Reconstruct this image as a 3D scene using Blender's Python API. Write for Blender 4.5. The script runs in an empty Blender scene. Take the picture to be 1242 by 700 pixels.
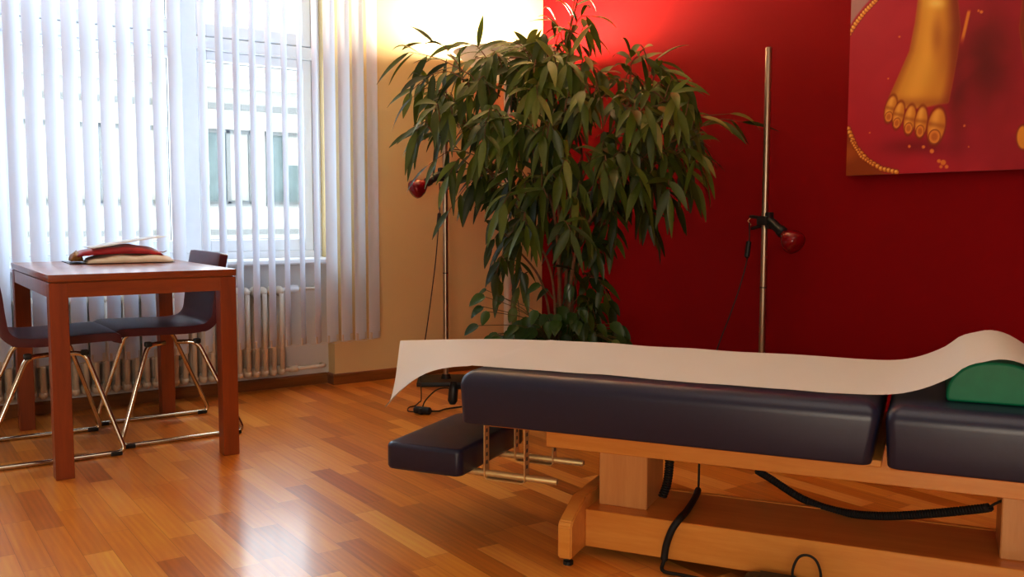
import bpy, bmesh, math, random
import numpy as np
from mathutils import Vector, Matrix, noise
random.seed(7)
S = bpy.context.scene
COL = S.collection
PI = math.pi
V3 = Vector

# ------------------------------------------------------------------ helpers
def tag(o, label=None, cat=None, group=None, kind=None):
    if label: o['label'] = label
    if cat: o['category'] = cat
    if group: o['group'] = group
    if kind: o['kind'] = kind
    return o

def empty(name, loc=(0, 0, 0), rz=0, label=None, cat=None, group=None, kind=None):
    o = bpy.data.objects.new(name, None); COL.objects.link(o)
    o.location = loc; o.rotation_euler = (0, 0, rz); o.empty_display_size = .05
    return tag(o, label, cat, group, kind)

def link(name, me, mat, parent=None, smooth=False, auto=None):
    o = bpy.data.objects.new(name, me); COL.objects.link(o)
    if mat is not None and not me.materials: me.materials.append(mat)
    if smooth or auto is not None:
        me.shade_smooth()
        if auto is not None:
            try: me.set_sharp_from_angle(angle=math.radians(auto))
            except Exception: pass
    if parent is not None: o.parent = parent
    return o

def obj(name, bm, mat, parent=None, smooth=False, auto=None):
    me = bpy.data.meshes.new(name)
    bmesh.ops.recalc_face_normals(bm, faces=bm.faces)
    bm.to_mesh(me); bm.free()
    return link(name, me, mat, parent, smooth, auto)

def bx(bm, x0, x1, y0, y1, z0, z1, bev=0, seg=2, M=None):
    """axis box added to bm (optionally bevelled, optionally moved by matrix M)"""
    t = bmesh.new()
    bmesh.ops.create_cube(t, size=1)
    for v in t.verts:
        v.co = V3((x0 + (v.co.x + .5) * (x1 - x0), y0 + (v.co.y + .5) * (y1 - y0), z0 + (v.co.z + .5) * (z1 - z0)))
    if bev: bmesh.ops.bevel(t, geom=t.edges[:], offset=bev, segments=seg, profile=.6, affect='EDGES')
    merge(bm, t, M); return bm

def merge(bm, t, M=None):
    m = {}
    for v in t.verts: m[v] = bm.verts.new(M @ v.co if M is not None else v.co)
    for f in t.faces:
        try: bm.faces.new([m[v] for v in f.verts])
        except ValueError: pass
    t.free()

def tube(bm, pts, r, n=10, closed=False, caps=True):
    """sweep a circle along pts; r is a number or a list"""
    pts = [V3(p) for p in pts]
    N = len(pts); rr = r if isinstance(r, (list, tuple)) else [r] * N
    tan = []
    for i in range(N):
        if closed: d = pts[(i + 1) % N] - pts[i - 1]
        else: d = pts[min(i + 1, N - 1)] - pts[max(i - 1, 0)]
        tan.append(d.normalized() if d.length > 1e-9 else V3((0, 0, 1)))
    a = V3((0, 0, 1)) if abs(tan[0].z) < .9 else V3((1, 0, 0))
    u = (a - tan[0] * a.dot(tan[0])).normalized()
    rings = []
    for i in range(N):
        u = (u - tan[i] * u.dot(tan[i]))
        u = u.normalized() if u.length > 1e-6 else tan[i].orthogonal().normalized()
        w = tan[i].cross(u)
        rings.append([bm.verts.new(pts[i] + (u * math.cos(2 * PI * k / n) + w * math.sin(2 * PI * k / n)) * rr[i]) for k in range(n)])
    L = N if closed else N - 1
    for i in range(L):
        A, B = rings[i], rings[(i + 1) % N]
        for k in range(n): bm.faces.new((A[k], A[(k + 1) % n], B[(k + 1) % n], B[k]))
    if caps and not closed:
        bm.faces.new(rings[0][::-1]); bm.faces.new(rings[-1])
    return bm

def lathe(bm, prof, n=32, M=None, capb=False, capt=False):
    """prof: list of (radius, z)"""
    t = bmesh.new(); rings = []
    for (r, z) in prof:
        rings.append([t.verts.new((r * math.cos(2 * PI * k / n), r * math.sin(2 * PI * k / n), z)) for k in range(n)] if r > 1e-5 else [t.verts.new((0, 0, z))])
    for A, B in zip(rings, rings[1:]):
        for k in range(n):
            a, b = A[k % len(A)], A[(k + 1) % len(A)]; c, d = B[(k + 1) % len(B)], B[k % len(B)]
            f = [a, b, c, d]; f = [q for i, q in enumerate(f) if q not in f[:i]]
            if len(f) >= 3: t.faces.new(f)
    if capb and len(rings[0]) > 1: t.faces.new(rings[0][::-1])
    if capt and len(rings[-1]) > 1: t.faces.new(rings[-1])
    merge(bm, t, M); return bm

def spline(ps, k=6):
    """Catmull-Rom through points"""
    ps = [V3(p) for p in ps]; out = []
    for i in range(len(ps) - 1):
        p0 = ps[max(i - 1, 0)]; p1 = ps[i]; p2 = ps[i + 1]; p3 = ps[min(i + 2, len(ps) - 1)]
        for j in range(k):
            t = j / k
            out.append(.5 * ((2 * p1) + (p2 - p0) * t + (2 * p0 - 5 * p1 + 4 * p2 - p3) * t * t + (3 * p1 - p0 - 3 * p2 + p3) * t ** 3))
    out.append(ps[-1]); return out

def fillet(ps, r, k=5):
    """round the corners of a polyline"""
    ps = [V3(p) for p in ps]; out = [ps[0]]
    for i in range(1, len(ps) - 1):
        a, b, c = ps[i - 1], ps[i], ps[i + 1]
        d1 = (a - b); d2 = (c - b); rr = min(r, d1.length * .45, d2.length * .45)
        A = b + d1.normalized() * rr; C = b + d2.normalized() * rr
        for j in range(k + 1):
            t = j / k; out.append(A * (1 - t) ** 2 + b * 2 * t * (1 - t) + C * t * t)
    out.append(ps[-1]); return out

def bez_prism(bm, outline, y0, y1, axis='y', M=None):
    """extrude a closed 2D outline [(a,z)] between y0 and y1"""
    t = bmesh.new()
    A = [t.verts.new((a, y0, z)) for a, z in outline]; B = [t.verts.new((a, y1, z)) for a, z in outline]
    n = len(A)
    for i in range(n): t.faces.new((A[i], A[(i + 1) % n], B[(i + 1) % n], B[i]))
    t.faces.new(A[::-1]); t.faces.new(B)
    merge(bm, t, M); return bm

def lerp(a, b, t): return a + (b - a) * t
def smooth(t): t = max(0., min(1., t)); return t * t * (3 - 2 * t)
def interp(x, tab):
    if x <= tab[0][0]: return tab[0][1]
    for (a, p), (b, q) in zip(tab, tab[1:]):
        if x <= b:
            t = (x - a) / (b - a); return lerp(p, q, t)
    return tab[-1][1]

# ------------------------------------------------------------------ materials
def lin(r, g, b):
    f = lambda c: (c / 255 / 12.92) if c / 255 <= .04045 else ((c / 255 + .055) / 1.055) ** 2.4
    return (f(r), f(g), f(b), 1)

class NT:
    def __init__(s, name):
        s.m = bpy.data.materials.new(name); s.m.use_nodes = True
        s.t = s.m.node_tree; s.n = s.t.nodes
        s.b = s.n['Principled BSDF']; s.out = s.n['Material Output']
    def new(s, typ, **kw):
        x = s.n.new(typ)
        for k, v in kw.items(): setattr(x, k, v)
        return x
    def l(s, a, b): s.t.links.new(a, b)
    def math(s, op, a, b=None):
        x = s.new('ShaderNodeMath', operation=op)
        for i, v in enumerate((a, b)):
            if v is None: continue
            if isinstance(v, (int, float)): x.inputs[i].default_value = v
            else: s.l(v, x.inputs[i])
        return x.outputs[0]
    def ramp(s, fac, stops):
        x = s.new('ShaderNodeValToRGB'); e = x.color_ramp.elements
        while len(e) < len(stops): e.new(.5)
        for i, (p, c) in enumerate(stops): e[i].position = p; e[i].color = c
        s.l(fac, x.inputs[0]); return x.outputs[0]
    def mix(s, fac, a, b, mode='MIX'):
        x = s.new('ShaderNodeMix', data_type='RGBA', blend_type=mode)
        for sock, v in ((x.inputs[0], fac), (x.inputs[6], a), (x.inputs[7], b)):
            if isinstance(v, (int, float)): sock.default_value = v
            elif isinstance(v, tuple): sock.default_value = v
            else: s.l(v, sock)
        return x.outputs[2]
    def noise(s, scale, detail=3, vec=None, rough=.5):
        x = s.new('ShaderNodeTexNoise'); x.inputs['Scale'].default_value = scale
        x.inputs['Detail'].default_value = detail; x.inputs['Roughness'].default_value = rough
        if vec is not None: s.l(vec, x.inputs['Vector'])
        return x.outputs['Fac']
    def bump(s, h, strength=.2, dist=.01):
        x = s.new('ShaderNodeBump'); x.inputs['Strength'].default_value = strength; x.inputs['Distance'].default_value = dist
        s.l(h, x.inputs['Height']); s.l(x.outputs[0], s.b.inputs['Normal'])
    def coord(s, which='Object', scale=(1, 1, 1), rot=(0, 0, 0)):
        c = s.new('ShaderNodeTexCoord'); mp = s.new('ShaderNodeMapping')
        mp.inputs['Scale'].default_value = scale; mp.inputs['Rotation'].default_value = rot
        s.l(c.outputs[which], mp.inputs[0]); return mp.outputs[0]

def mat(name, col, rough=.5, metal=0, var=.08, scale=20, bump=0, coat=0, spec=.5, sheen=0):
    t = NT(name); b = t.b
    b.inputs['Roughness'].default_value = rough; b.inputs['Metallic'].default_value = metal
    b.inputs['Specular IOR Level'].default_value = spec
    if coat: b.inputs['Coat Weight'].default_value = coat; b.inputs['Coat Roughness'].default_value = .12
    if sheen: b.inputs['Sheen Weight'].default_value = sheen
    vec = t.coord()
    n = t.noise(scale, 3, vec)
    d = tuple(c * (1 - var) for c in col[:3]) + (1,); u = tuple(min(1, c * (1 + var)) for c in col[:3]) + (1,)
    t.l(t.ramp(n, [(.3, d), (.7, u)]), b.inputs['Base Color'])
    if bump: t.bump(t.noise(scale * 6, 4, vec), bump, .004)
    return t.m

def wood(name, c1, c2, axis='x', rough=.4, coat=.2, scale=1., fig=.5):
    t = NT(name)
    sc = {'x': (2, 22, 22), 'y': (22, 2, 22), 'z': (22, 22, 2)}[axis]
    vec = t.coord('Object', tuple(v * scale for v in sc))
    n1 = t.noise(1.2, 6, vec, .6); n2 = t.noise(6, 4, vec, .6)
    f = t.math('ADD', t.math('MULTIPLY', n1, 1 - fig * .5), t.math('MULTIPLY', n2, fig * .5))
    t.l(t.ramp(f, [(.32, c1), (.68, c2)]), t.b.inputs['Base Color'])
    t.b.inputs['Roughness'].default_value = rough
    t.b.inputs['Coat Weight'].default_value = coat; t.b.inputs['Coat Roughness'].default_value = .2
    t.bump(n2, .05, .002)
    return t.m

def floor_mat():
    t = NT('oak_parquet')
    g = t.new('ShaderNodeNewGeometry'); sp = t.new('ShaderNodeSeparateXYZ'); t.l(g.outputs['Position'], sp.inputs[0])
    X, Y = sp.outputs[0], sp.outputs[1]
    W_, L_ = .078, .46
    xs = t.math('DIVIDE', X, W_); row = t.math('FLOOR', xs); fx = t.math('FRACT', xs)
    wn = t.new('ShaderNodeTexWhiteNoise', noise_dimensions='1D'); t.l(row, wn.inputs['W'])
    ys = t.math('ADD', t.math('DIVIDE', Y, L_), t.math('MULTIPLY', wn.outputs[0], 9.7)); colm = t.math('FLOOR', ys); fy = t.math('FRACT', ys)
    cb = t.new('ShaderNodeCombineXYZ'); t.l(row, cb.inputs[0]); t.l(colm, cb.inputs[1])
    w2 = t.new('ShaderNodeTexWhiteNoise', noise_dimensions='2D'); t.l(cb.outputs[0], w2.inputs['Vector'])
    base = t.ramp(w2.outputs[0], [(0, lin(176, 116, 40)), (.3, lin(206, 148, 60)), (.65, lin(220, 166, 74)), (1, lin(236, 192, 108))])
    # grain, shifted for every block
    cv = t.new('ShaderNodeCombineXYZ')
    t.l(t.math('ADD', t.math('MULTIPLY', X, 55), t.math('MULTIPLY', w2.outputs[0], 91)), cv.inputs[0])
    t.l(t.math('ADD', t.math('MULTIPLY', Y, 3.2), t.math('MULTIPLY', w2.outputs[0], 37)), cv.inputs[1])
    n = t.noise(1.0, 6, cv.outputs[0], .62)
    wv = t.new('ShaderNodeTexWave', wave_type='BANDS', bands_direction='X'); wv.inputs['Scale'].default_value = .28
    wv.inputs['Distortion'].default_value = 7; wv.inputs['Detail'].default_value = 2; wv.inputs['Detail Scale'].default_value = .8
    t.l(cv.outputs[0], wv.inputs[0])
    gr = t.math('ADD', t.math('MULTIPLY', n, .86), t.math('MULTIPLY', wv.outputs['Fac'], .14))
    c = t.mix(.55, base, t.ramp(gr, [(.25, lin(130, 84, 26)), (.55, lin(190, 140, 66)), (.8, lin(226, 180, 104))]), 'OVERLAY')
    # joints
    ex = t.math('MINIMUM', fx, t.math('SUBTRACT', 1, fx)); ey = t.math('MINIMUM', fy, t.math('SUBTRACT', 1, fy))
    j = t.math('MINIMUM', t.math('MULTIPLY', ex, W_), t.math('MULTIPLY', ey, L_))
    jm = t.math('LESS_THAN', j, .0008)
    c = t.mix(t.math('MULTIPLY', jm, .45), c, lin(84, 40, 12))
    t.l(c, t.b.inputs['Base Color'])
    t.b.inputs['Roughness'].default_value = .3
    t.b.inputs['Coat Weight'].default_value = .35; t.b.inputs['Coat Roughness'].default_value = .16
    t.bump(t.math('SUBTRACT', t.math('MULTIPLY', gr, .12), jm), .12, .0012)
    return t.m

def wall_mat(name, col, var=.03, bump=.15):
    t = NT(name)
    vec = t.coord('Object'); n = t.noise(2.5, 4, vec)
    d = tuple(c * (1 - var) for c in col[:3]) + (1,); u = tuple(min(1, c * (1 + var)) for c in col[:3]) + (1,)
    t.l(t.ramp(n, [(.3, d), (.7, u)]), t.b.inputs['Base Color'])
    t.b.inputs['Roughness'].default_value = .8; t.b.inputs['Specular IOR Level'].default_value = .12
    t.bump(t.noise(160, 3, vec), bump, .002)
    return t.m

def translucent_mat(name, col, frac):
    t = NT(name); t.n.remove(t.b)
    d = t.new('ShaderNodeBsdfDiffuse'); tr = t.new('ShaderNodeBsdfTranslucent'); mx = t.new('ShaderNodeMixShader')
    vec = t.coord('Object', (300, 300, 4)); n = t.noise(1, 2, vec)
    c = t.ramp(n, [(.2, tuple(x * .95 for x in col[:3]) + (1,)), (.8, col)])
    t.l(c, d.inputs[0]); t.l(c, tr.inputs[0]); mx.inputs[0].default_value = frac
    t.l(d.outputs[0], mx.inputs[1]); t.l(tr.outputs[0], mx.inputs[2]); t.l(mx.outputs[0], t.out.inputs[0])
    return t.m

def glass_mat(name, tint=(.96, .99, .98, 1), refl=.06):
    t = NT(name); t.n.remove(t.b)
    a = t.new('ShaderNodeBsdfTransparent'); g = t.new('ShaderNodeBsdfGlossy'); mx = t.new('ShaderNodeMixShader')
    a.inputs[0].default_value = tint; g.inputs['Roughness'].default_value = .02; mx.inputs[0].default_value = refl
    t.l(a.outputs[0], mx.inputs[1]); t.l(g.outputs[0], mx.inputs[2]); t.l(mx.outputs[0], t.out.inputs[0])
    return t.m

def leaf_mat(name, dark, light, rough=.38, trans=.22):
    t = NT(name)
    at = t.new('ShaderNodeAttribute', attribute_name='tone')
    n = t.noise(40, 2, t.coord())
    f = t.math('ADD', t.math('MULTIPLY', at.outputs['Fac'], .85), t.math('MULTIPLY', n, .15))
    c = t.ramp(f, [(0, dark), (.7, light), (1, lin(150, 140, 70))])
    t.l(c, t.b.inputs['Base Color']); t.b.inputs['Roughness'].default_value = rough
    t.b.inputs['Specular IOR Level'].default_value = .45
    tr = t.new('ShaderNodeBsdfTranslucent'); t.l(c, tr.inputs[0])
    mx = t.new('ShaderNodeMixShader'); mx.inputs[0].default_value = trans
    t.l(t.b.outputs[0], mx.inputs[1]); t.l(tr.outputs[0], mx.inputs[2]); t.l(mx.outputs[0], t.out.inputs[0])
    return t.m

def vcol_mat(name, attr, rough=.5):
    t = NT(name)
    a = t.new('ShaderNodeAttribute', attribute_name=attr)
    w = t.noise(900, 2, t.coord())
    t.l(t.mix(.08, a.outputs['Color'], t.ramp(w, [(.3, (.2, .2, .2, 1)), (.7, (.8, .8, .8, 1))]), 'OVERLAY'), t.b.inputs['Base Color'])
    t.b.inputs['Roughness'].default_value = rough; t.b.inputs['Specular IOR Level'].default_value = .3
    return t.m

def emit_mat(name, col, s):
    t = NT(name); t.b.inputs['Base Color'].default_value = col
    t.b.inputs['Emission Color'].default_value = col; t.b.inputs['Emission Strength'].default_value = s
    return t.m

M = dict(
    floor=floor_mat(),
    cream=wall_mat('cream_paint', lin(222, 198, 148)),
    niche=wall_mat('white_niche_paint', lin(214, 212, 210)),
    red=wall_mat('red_paint', lin(132, 1, 9)),
    white_wall=wall_mat('white_paint', lin(214, 204, 190)),
    oak_trim=wood('oak_baseboard', lin(112, 62, 22), lin(150, 90, 38), 'x', .35, .3),
    pvc=mat('white_window_frame', lin(226, 228, 232), .35, var=.02),
    gap=mat('dark_gasket', lin(70, 72, 76), .6),
    glass=glass_mat('window_glass'),
    slat=translucent_mat('blind_fabric', lin(222, 230, 246), .24),
    weight=mat('clear_weight', lin(215, 205, 195), .4),
    rad=mat('radiator_enamel', lin(226, 216, 200), .4, var=.04),
    chrome=mat('chrome', lin(205, 200, 190), .14, 1, .03),
    brushed=mat('brushed_steel', lin(178, 160, 140), .32, 1, .05),
    zinc=mat('zinc_plated_steel', lin(220, 192, 140), .45, .6, .06),
    black=mat('black_plastic', lin(20, 20, 22), .45, var=.1),
    rubber=mat('black_rubber', lin(16, 15, 16), .65, var=.1),
    table_wood=wood('red_brown_veneer', lin(124, 54, 10), lin(156, 76, 18), 'x', .34, .35, .8, .4),
    table_woodz=wood('red_brown_veneer_legs', lin(118, 50, 10), lin(148, 68, 18), 'z', .42, .15, .8, .4),
    leather=mat('dark_purple_brown_leather', lin(84, 30, 40), .40, var=.12, scale=30, bump=.12),
    birch=wood('birch_plywood', lin(208, 136, 52), lin(226, 160, 76), 'x', .38, .25, .9, .6),
    birchz=wood('birch_plywood_upright', lin(196, 138, 78), lin(214, 158, 96), 'z', .4, .2, .9, .6),
    navy=mat('navy_vinyl', lin(24, 29, 58), .36, var=.06, scale=60, bump=.05, spec=.6),
    green=mat('green_vinyl', lin(0, 122, 84), .5, var=.06, scale=40, bump=.04),
    paper=translucent_mat('white_crepe_paper', lin(232, 222, 212), .12),
    bulb=mat('red_glass_bulb', lin(122, 3, 14), .1, var=.05, coat=.3, spec=.4),
    shade=mat('white_metal_shade', lin(214, 206, 198), .5, var=.03),
    opal=translucent_mat('opal_bowl', lin(226, 216, 206), .10),
    pot=mat('grey_ceramic', lin(96, 84, 76), .55),
    soil=mat('potting_soil', lin(50, 34, 22), .95, var=.3, bump=.5),
    bark=mat('ficus_bark', lin(112, 78, 48), .8, var=.25, scale=35, bump=.4),
    leaf=leaf_mat('ficus_leaf', lin(16, 40, 10), lin(100, 118, 36)),
    pothos=leaf_mat('pothos_leaf', lin(20, 50, 18), lin(70, 104, 36), .28),
    stem=mat('green_stem', lin(92, 84, 36), .6),
    cream_cloth=mat('cream_cloth', lin(236, 226, 210), .85, var=.08, scale=18, bump=.3),
    red_cloth=None,
    gold_cloth=mat('gold_brocade', lin(150, 106, 40), .5, var=.5, scale=90),
    sheet=mat('grey_white_paper', lin(222, 220, 216), .6),
    dark_cover=mat('dark_cover', lin(44, 40, 42), .5),
    facade=wall_mat('pale_stucco', lin(116, 113, 107)),
    ledge=wall_mat('grey_cornice', lin(74, 73, 71)),
    pane=mat('greenish_glass', lin(52, 62, 60), .3, var=.25, scale=3, spec=.2),
    curtain=mat('cream_curtain', lin(104, 101, 94), .8),
    cord=mat('brown_cord', lin(52, 26, 20), .6),
)
def red_cloth():
    t = NT('red_brocade'); vec = t.coord('Object', (1, 1, 1))
    v = t.new('ShaderNodeTexVoronoi'); v.inputs['Scale'].default_value = 22; t.l(vec, v.inputs['Vector'])
    f = t.math('ADD', v.outputs['Distance'], t.math('MULTIPLY', t.noise(30, 3, vec), .5))
    t.l(t.ramp(f, [(.38, lin(176, 96, 40)), (.5, lin(176, 22, 40)), (1, lin(150, 12, 34))]), t.b.inputs['Base Color'])
    t.b.inputs['Roughness'].default_value = .45; t.b.inputs['Sheen Weight'].default_value = .3
    return t.m
M['red_cloth'] = red_cloth()

# ------------------------------------------------------------------ camera
F_PX, YAW, PITCH, ROLL, CAM_Z = 1129.9, .6082, .0813, .0014, .9618
cy_, sy_, cp_, sp_ = math.cos(YAW), math.sin(YAW), math.cos(PITCH), math.sin(PITCH)
FWD = V3((sy_ * cp_, cy_ * cp_, -sp_)); R0 = V3((cy_, -sy_, 0)); U0 = R0.cross(FWD)
RGT = R0 * math.cos(ROLL) + U0 * math.sin(ROLL); UPV = U0 * math.cos(ROLL) - R0 * math.sin(ROLL)
cam = bpy.data.cameras.new('camera'); cam_o = bpy.data.objects.new('camera', cam); COL.objects.link(cam_o)
cam.sensor_width = 36; cam.lens = F_PX * 36 / 1242; cam.clip_start = .05; cam.clip_end = 200
cam_o.matrix_world = Matrix(((RGT.x, UPV.x, -FWD.x, 0), (RGT.y, UPV.y, -FWD.y, 0), (RGT.z, UPV.z, -FWD.z, CAM_Z), (0, 0, 0, 1)))
S.camera = cam_o
EYE = V3((0, 0, CAM_Z))
def W(u, v, d):
    """the point of the room seen at picture position (u,v) at depth d: used to survey plant twigs and cables"""
    return EYE + (FWD + RGT * ((u - 621) / F_PX) + UPV * ((350 - v) / F_PX)) * d
def PX(P):
    d = V3(P) - EYE; z = d.dot(FWD); return 621 + F_PX * d.dot(RGT) / z, 350 - F_PX * d.dot(UPV) / z

# ------------------------------------------------------------------ room shell
XR, YP, YN, XN0, XN1, CEIL, XL, YB = 3.577, 4.80, 4.885, -.75, 2.135, 3.05, -2.6, -2.6
ZS, ZH = .70, 2.72          # sill and window head
def struct(name, boxes, m, parent=None):
    bm = bmesh.new()
    for b in boxes: bx(bm, *b)
    o = obj(name, bm, m, parent)
    if parent is None: o['kind'] = 'structure'
    return o
struct('floor', [(XL - .1, XR + .1, YB - .1, 5.25, -.1, 0)], M['floor'])
struct('ceiling', [(XL - .1, XR + .1, YB - .1, 5.25, CEIL, CEIL + .12)], M['white_wall'])
struct('wall_window', [(XN1, XR, YP, 5.25, 0, CEIL), (XL, XN0, YP, 5.25, 0, CEIL), (XN0, XN1, YP, 5.25, ZH, CEIL)], M['cream'])
struct('wall_niche', [(XN0, XN1, YN, 5.25, 0, ZS)], M['niche'])
struct('wall_right', [(XR, XR + .12, YB, 5.25, 0, CEIL)], M['red'])
struct('wall_left', [(XL - .12, XL, YB, 5.25, 0, CEIL)], M['white_wall'])
struct('wall_rear', [(XL, XR, YB - .12, YB, 0, CEIL)], M['white_wall'])
def base_strip(name, p0, p1, nrm, h=.06, t=.014):
    """baseboard with a rounded top edge from p0 to p1, thickness along nrm"""
    bm = bmesh.new(); d = V3(p1) - V3(p0); n = V3(nrm)
    prof = [(0, 0), (t, 0), (t, h * .78), (t * .75, h * .93), (t * .4, h), (0, h)]
    A = [bm.verts.new(V3(p0) + n * a + V3((0, 0, z))) for a, z in prof]; B = [bm.verts.new(V3(p1) + n * a + V3((0, 0, z))) for a, z in prof]
    for i in range(len(prof)): bm.faces.new((A[i], A[(i + 1) % 6], B[(i + 1) % 6], B[i]))
    bm.faces.new(A[::-1]); bm.faces.new(B)
    o = obj(name, bm, M['oak_trim']); o['kind'] = 'structure'
base_strip('baseboard_window', (XN1 - .014, YP, 0), (XR, YP, 0), (0, -1, 0))
base_strip('baseboard_niche', (XN0, YN, 0), (XN1 - .014, YN, 0), (0, -1, 0))
base_strip('baseboard_pier', (XN1, YP, 0), (XN1, YN, 0), (-1, 0, 0))
base_strip('baseboard_right', (XR, YB, 0), (XR, YP - .014, 0), (-1, 0, 0))

# window: outer frame, mullions, casements with fanlights above the transom
win = empty('window_1', (XN0, 4.95, ZS), kind='structure')
def wpart(name, boxes, m, parent=win, bev=.004):
    bm = bmesh.new()
    for b in boxes: bx(bm, *b, bev, 1)
    o = obj(name, bm, m, None); o.parent = parent
    ofs = V3((XN0, 4.95, ZS)) if parent is win else V3((0, 0, 0))
    if parent is win: o.location = -ofs
    return o
FY0, FY1 = 4.95, 5.03
wpart('outer_frame', [(XN0, XN1, FY0, FY1 + .06, ZS, ZS + .05), (XN0, XN1, FY0, FY1 + .06, ZH - .06, ZH), (2.09, XN1, FY0, FY1 + .06, ZS + .05, ZH - .06), (XN0, XN0 + .05, FY0, FY1 + .06, ZS + .05, ZH - .06)], M['pvc'])
for a, b in ((1.375, 1.455), (.455, .535)):
    wpart('mullion', [(a, b, FY0 - .015, FY1 + .06, ZS + .05, ZH - .06)], M['pvc'])
bays = [(-.70, .455), (.535, 1.375), (1.455, 2.09)]
for i, (a, b) in enumerate(bays):
    wpart('transom', [(a, b, FY0, FY1 + .04, 1.805, 1.87), (a, b, FY0 - .012, FY0 + .02, 1.80, 1.812)], M['pvc'])
    for z0, z1 in ((ZS + .05, 1.80), (1.875, ZH - .06)):
        st = .055
        s_ = wpart('sash', [(a + .004, a + st, FY0 + .004, FY1, z0, z1), (b - st, b - .004, FY0 + .004, FY1, z0, z1),
                            (a + st, b - st, FY0 + .004, FY1, z0, z0 + .065), (a + st, b - st, FY0 + .004, FY1, z1 - .05, z1)], M['pvc'])
        wpart('gasket', [(a + st - .003, a + st + .003, FY1 - .03, FY1 - .02, z0 + .065, z1 - .05), (b - st - .003, b - st + .003, FY1 - .03, FY1 - .02, z0 + .065, z1 - .05),
                         (a + st, b - st, FY1 - .03, FY1 - .02, z0 + .062, z0 + .068), (a + st, b - st, FY1 - .03, FY1 - .02, z1 - .053, z1 - .047)], M['gap'], s_, 0)
        wpart('pane', [(a + st, b - st, FY1 - .028, FY1 - .022, z0 + .065, z1 - .05)], M['glass'], s_, 0)
wpart('handle', [(1.478, 1.502, FY0 - .012, FY0 + .004, 1.16, 1.23), (1.483, 1.497, FY0 - .045, FY0 - .012, 1.21, 1.225), (1.483, 1.497, FY0 - .045, FY0 - .033, 1.10, 1.225)], M['pvc'])
wpart('window_sill', [(XN0, XN1 - .004, 4.785, 4.952, .682, .712)], M['pvc'], win, .008)

# ------------------------------------------------------------------ street front across the road
BY = 20.
bld = empty('apartment_building', (6, BY, -6), label='pale sunlit building front with tall curtained windows, seen through the right casement', cat='building')
def bpart(name, boxes, m, parent=bld, bev=0):
    bm = bmesh.new()
    for b in boxes: bx(bm, *b, bev, 1)
    o = obj(name, bm, m); o.parent = parent
    if parent is bld: o.location = V3((-6, -BY, 6))
    return o
def fz(z15): return .96 + (z15 - .96) * BY / 15
wz0, wz1 = fz(1.09), fz(2.29)
xs_win = []
x = -12.
while x < 22:
    xs_win.append((x, x + 1.02)); x += 1.28
xs_win = [(a + .12, b + .12) for a, b in xs_win]
bands = [(-6, wz0), (wz1, wz1 + 3.4)]
bm = bmesh.new()
bx(bm, -14, 26, BY, BY + .4, -6, wz0); bx(bm, -14, 26, BY, BY + .4, wz1, 5.2)
edges = [-14] + [e for p in xs_win for e in p] + [26]
for a, b in zip(edges[0::2], edges[1::2]): bx(bm, a, b, BY, BY + .4, wz0, wz1)
o = obj('front_wall', bm, M['facade'], bld); o.location = V3((-6, -BY, 6))
bpart('cornice', [(-14, 26, BY - .18, BY, fz(2.95) - .03, fz(2.95) + .25), (-14, 26, BY - .22, BY, fz(2.95) + .25, fz(2.95) + .33)], M['facade'])
bpart('ledge', [(-14, 26, BY - .06, BY, fz(2.60), fz(2.69))], M['ledge'])
bpart('ledge', [(-14, 26, BY - .05, BY, fz(.60), fz(.68))], M['ledge'])
bpart('ledge', [(-14, 26, BY - .09, BY, fz(3.62), fz(3.68))], M['ledge'])
rnd = random.Random(3)
for a, b in xs_win:
    if b < -3 or a > 13: continue
    w = bpart('window', [(a, a + .06, BY + .1, BY + .2, wz0, wz1), (b - .06, b, BY + .1, BY + .2, wz0, wz1), ((a + b) / 2 - .04, (a + b) / 2 + .04, BY + .1, BY + .2, wz0, wz1),
                         (a, b, BY + .1, BY + .2, wz1 - .08, wz1), (a, b, BY + .1, BY + .2, wz0, wz0 + .06), (a, b, BY - .08, BY + .1, wz0 - .04, wz0)], M['ledge'])
    bpart('pane', [(a + .06, b - .06, BY + .16, BY + .18, wz0 + .06, wz1 - .08)], M['pane'], w)
    k = rnd.random()
    if b < 5.8:
        bpart('curtain', [(a + .07, b - .07, BY + .14, BY + .155, wz0 + .08, wz1 - .08)], M['curtain'], w); continue
    hz = lerp(wz0, wz1, .55 if k < .4 else 0.05)
    bpart('curtain', [(a + .55, b - .07, BY + .14, BY + .155, hz, wz1 - .08)], M['curtain'], w)

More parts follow.
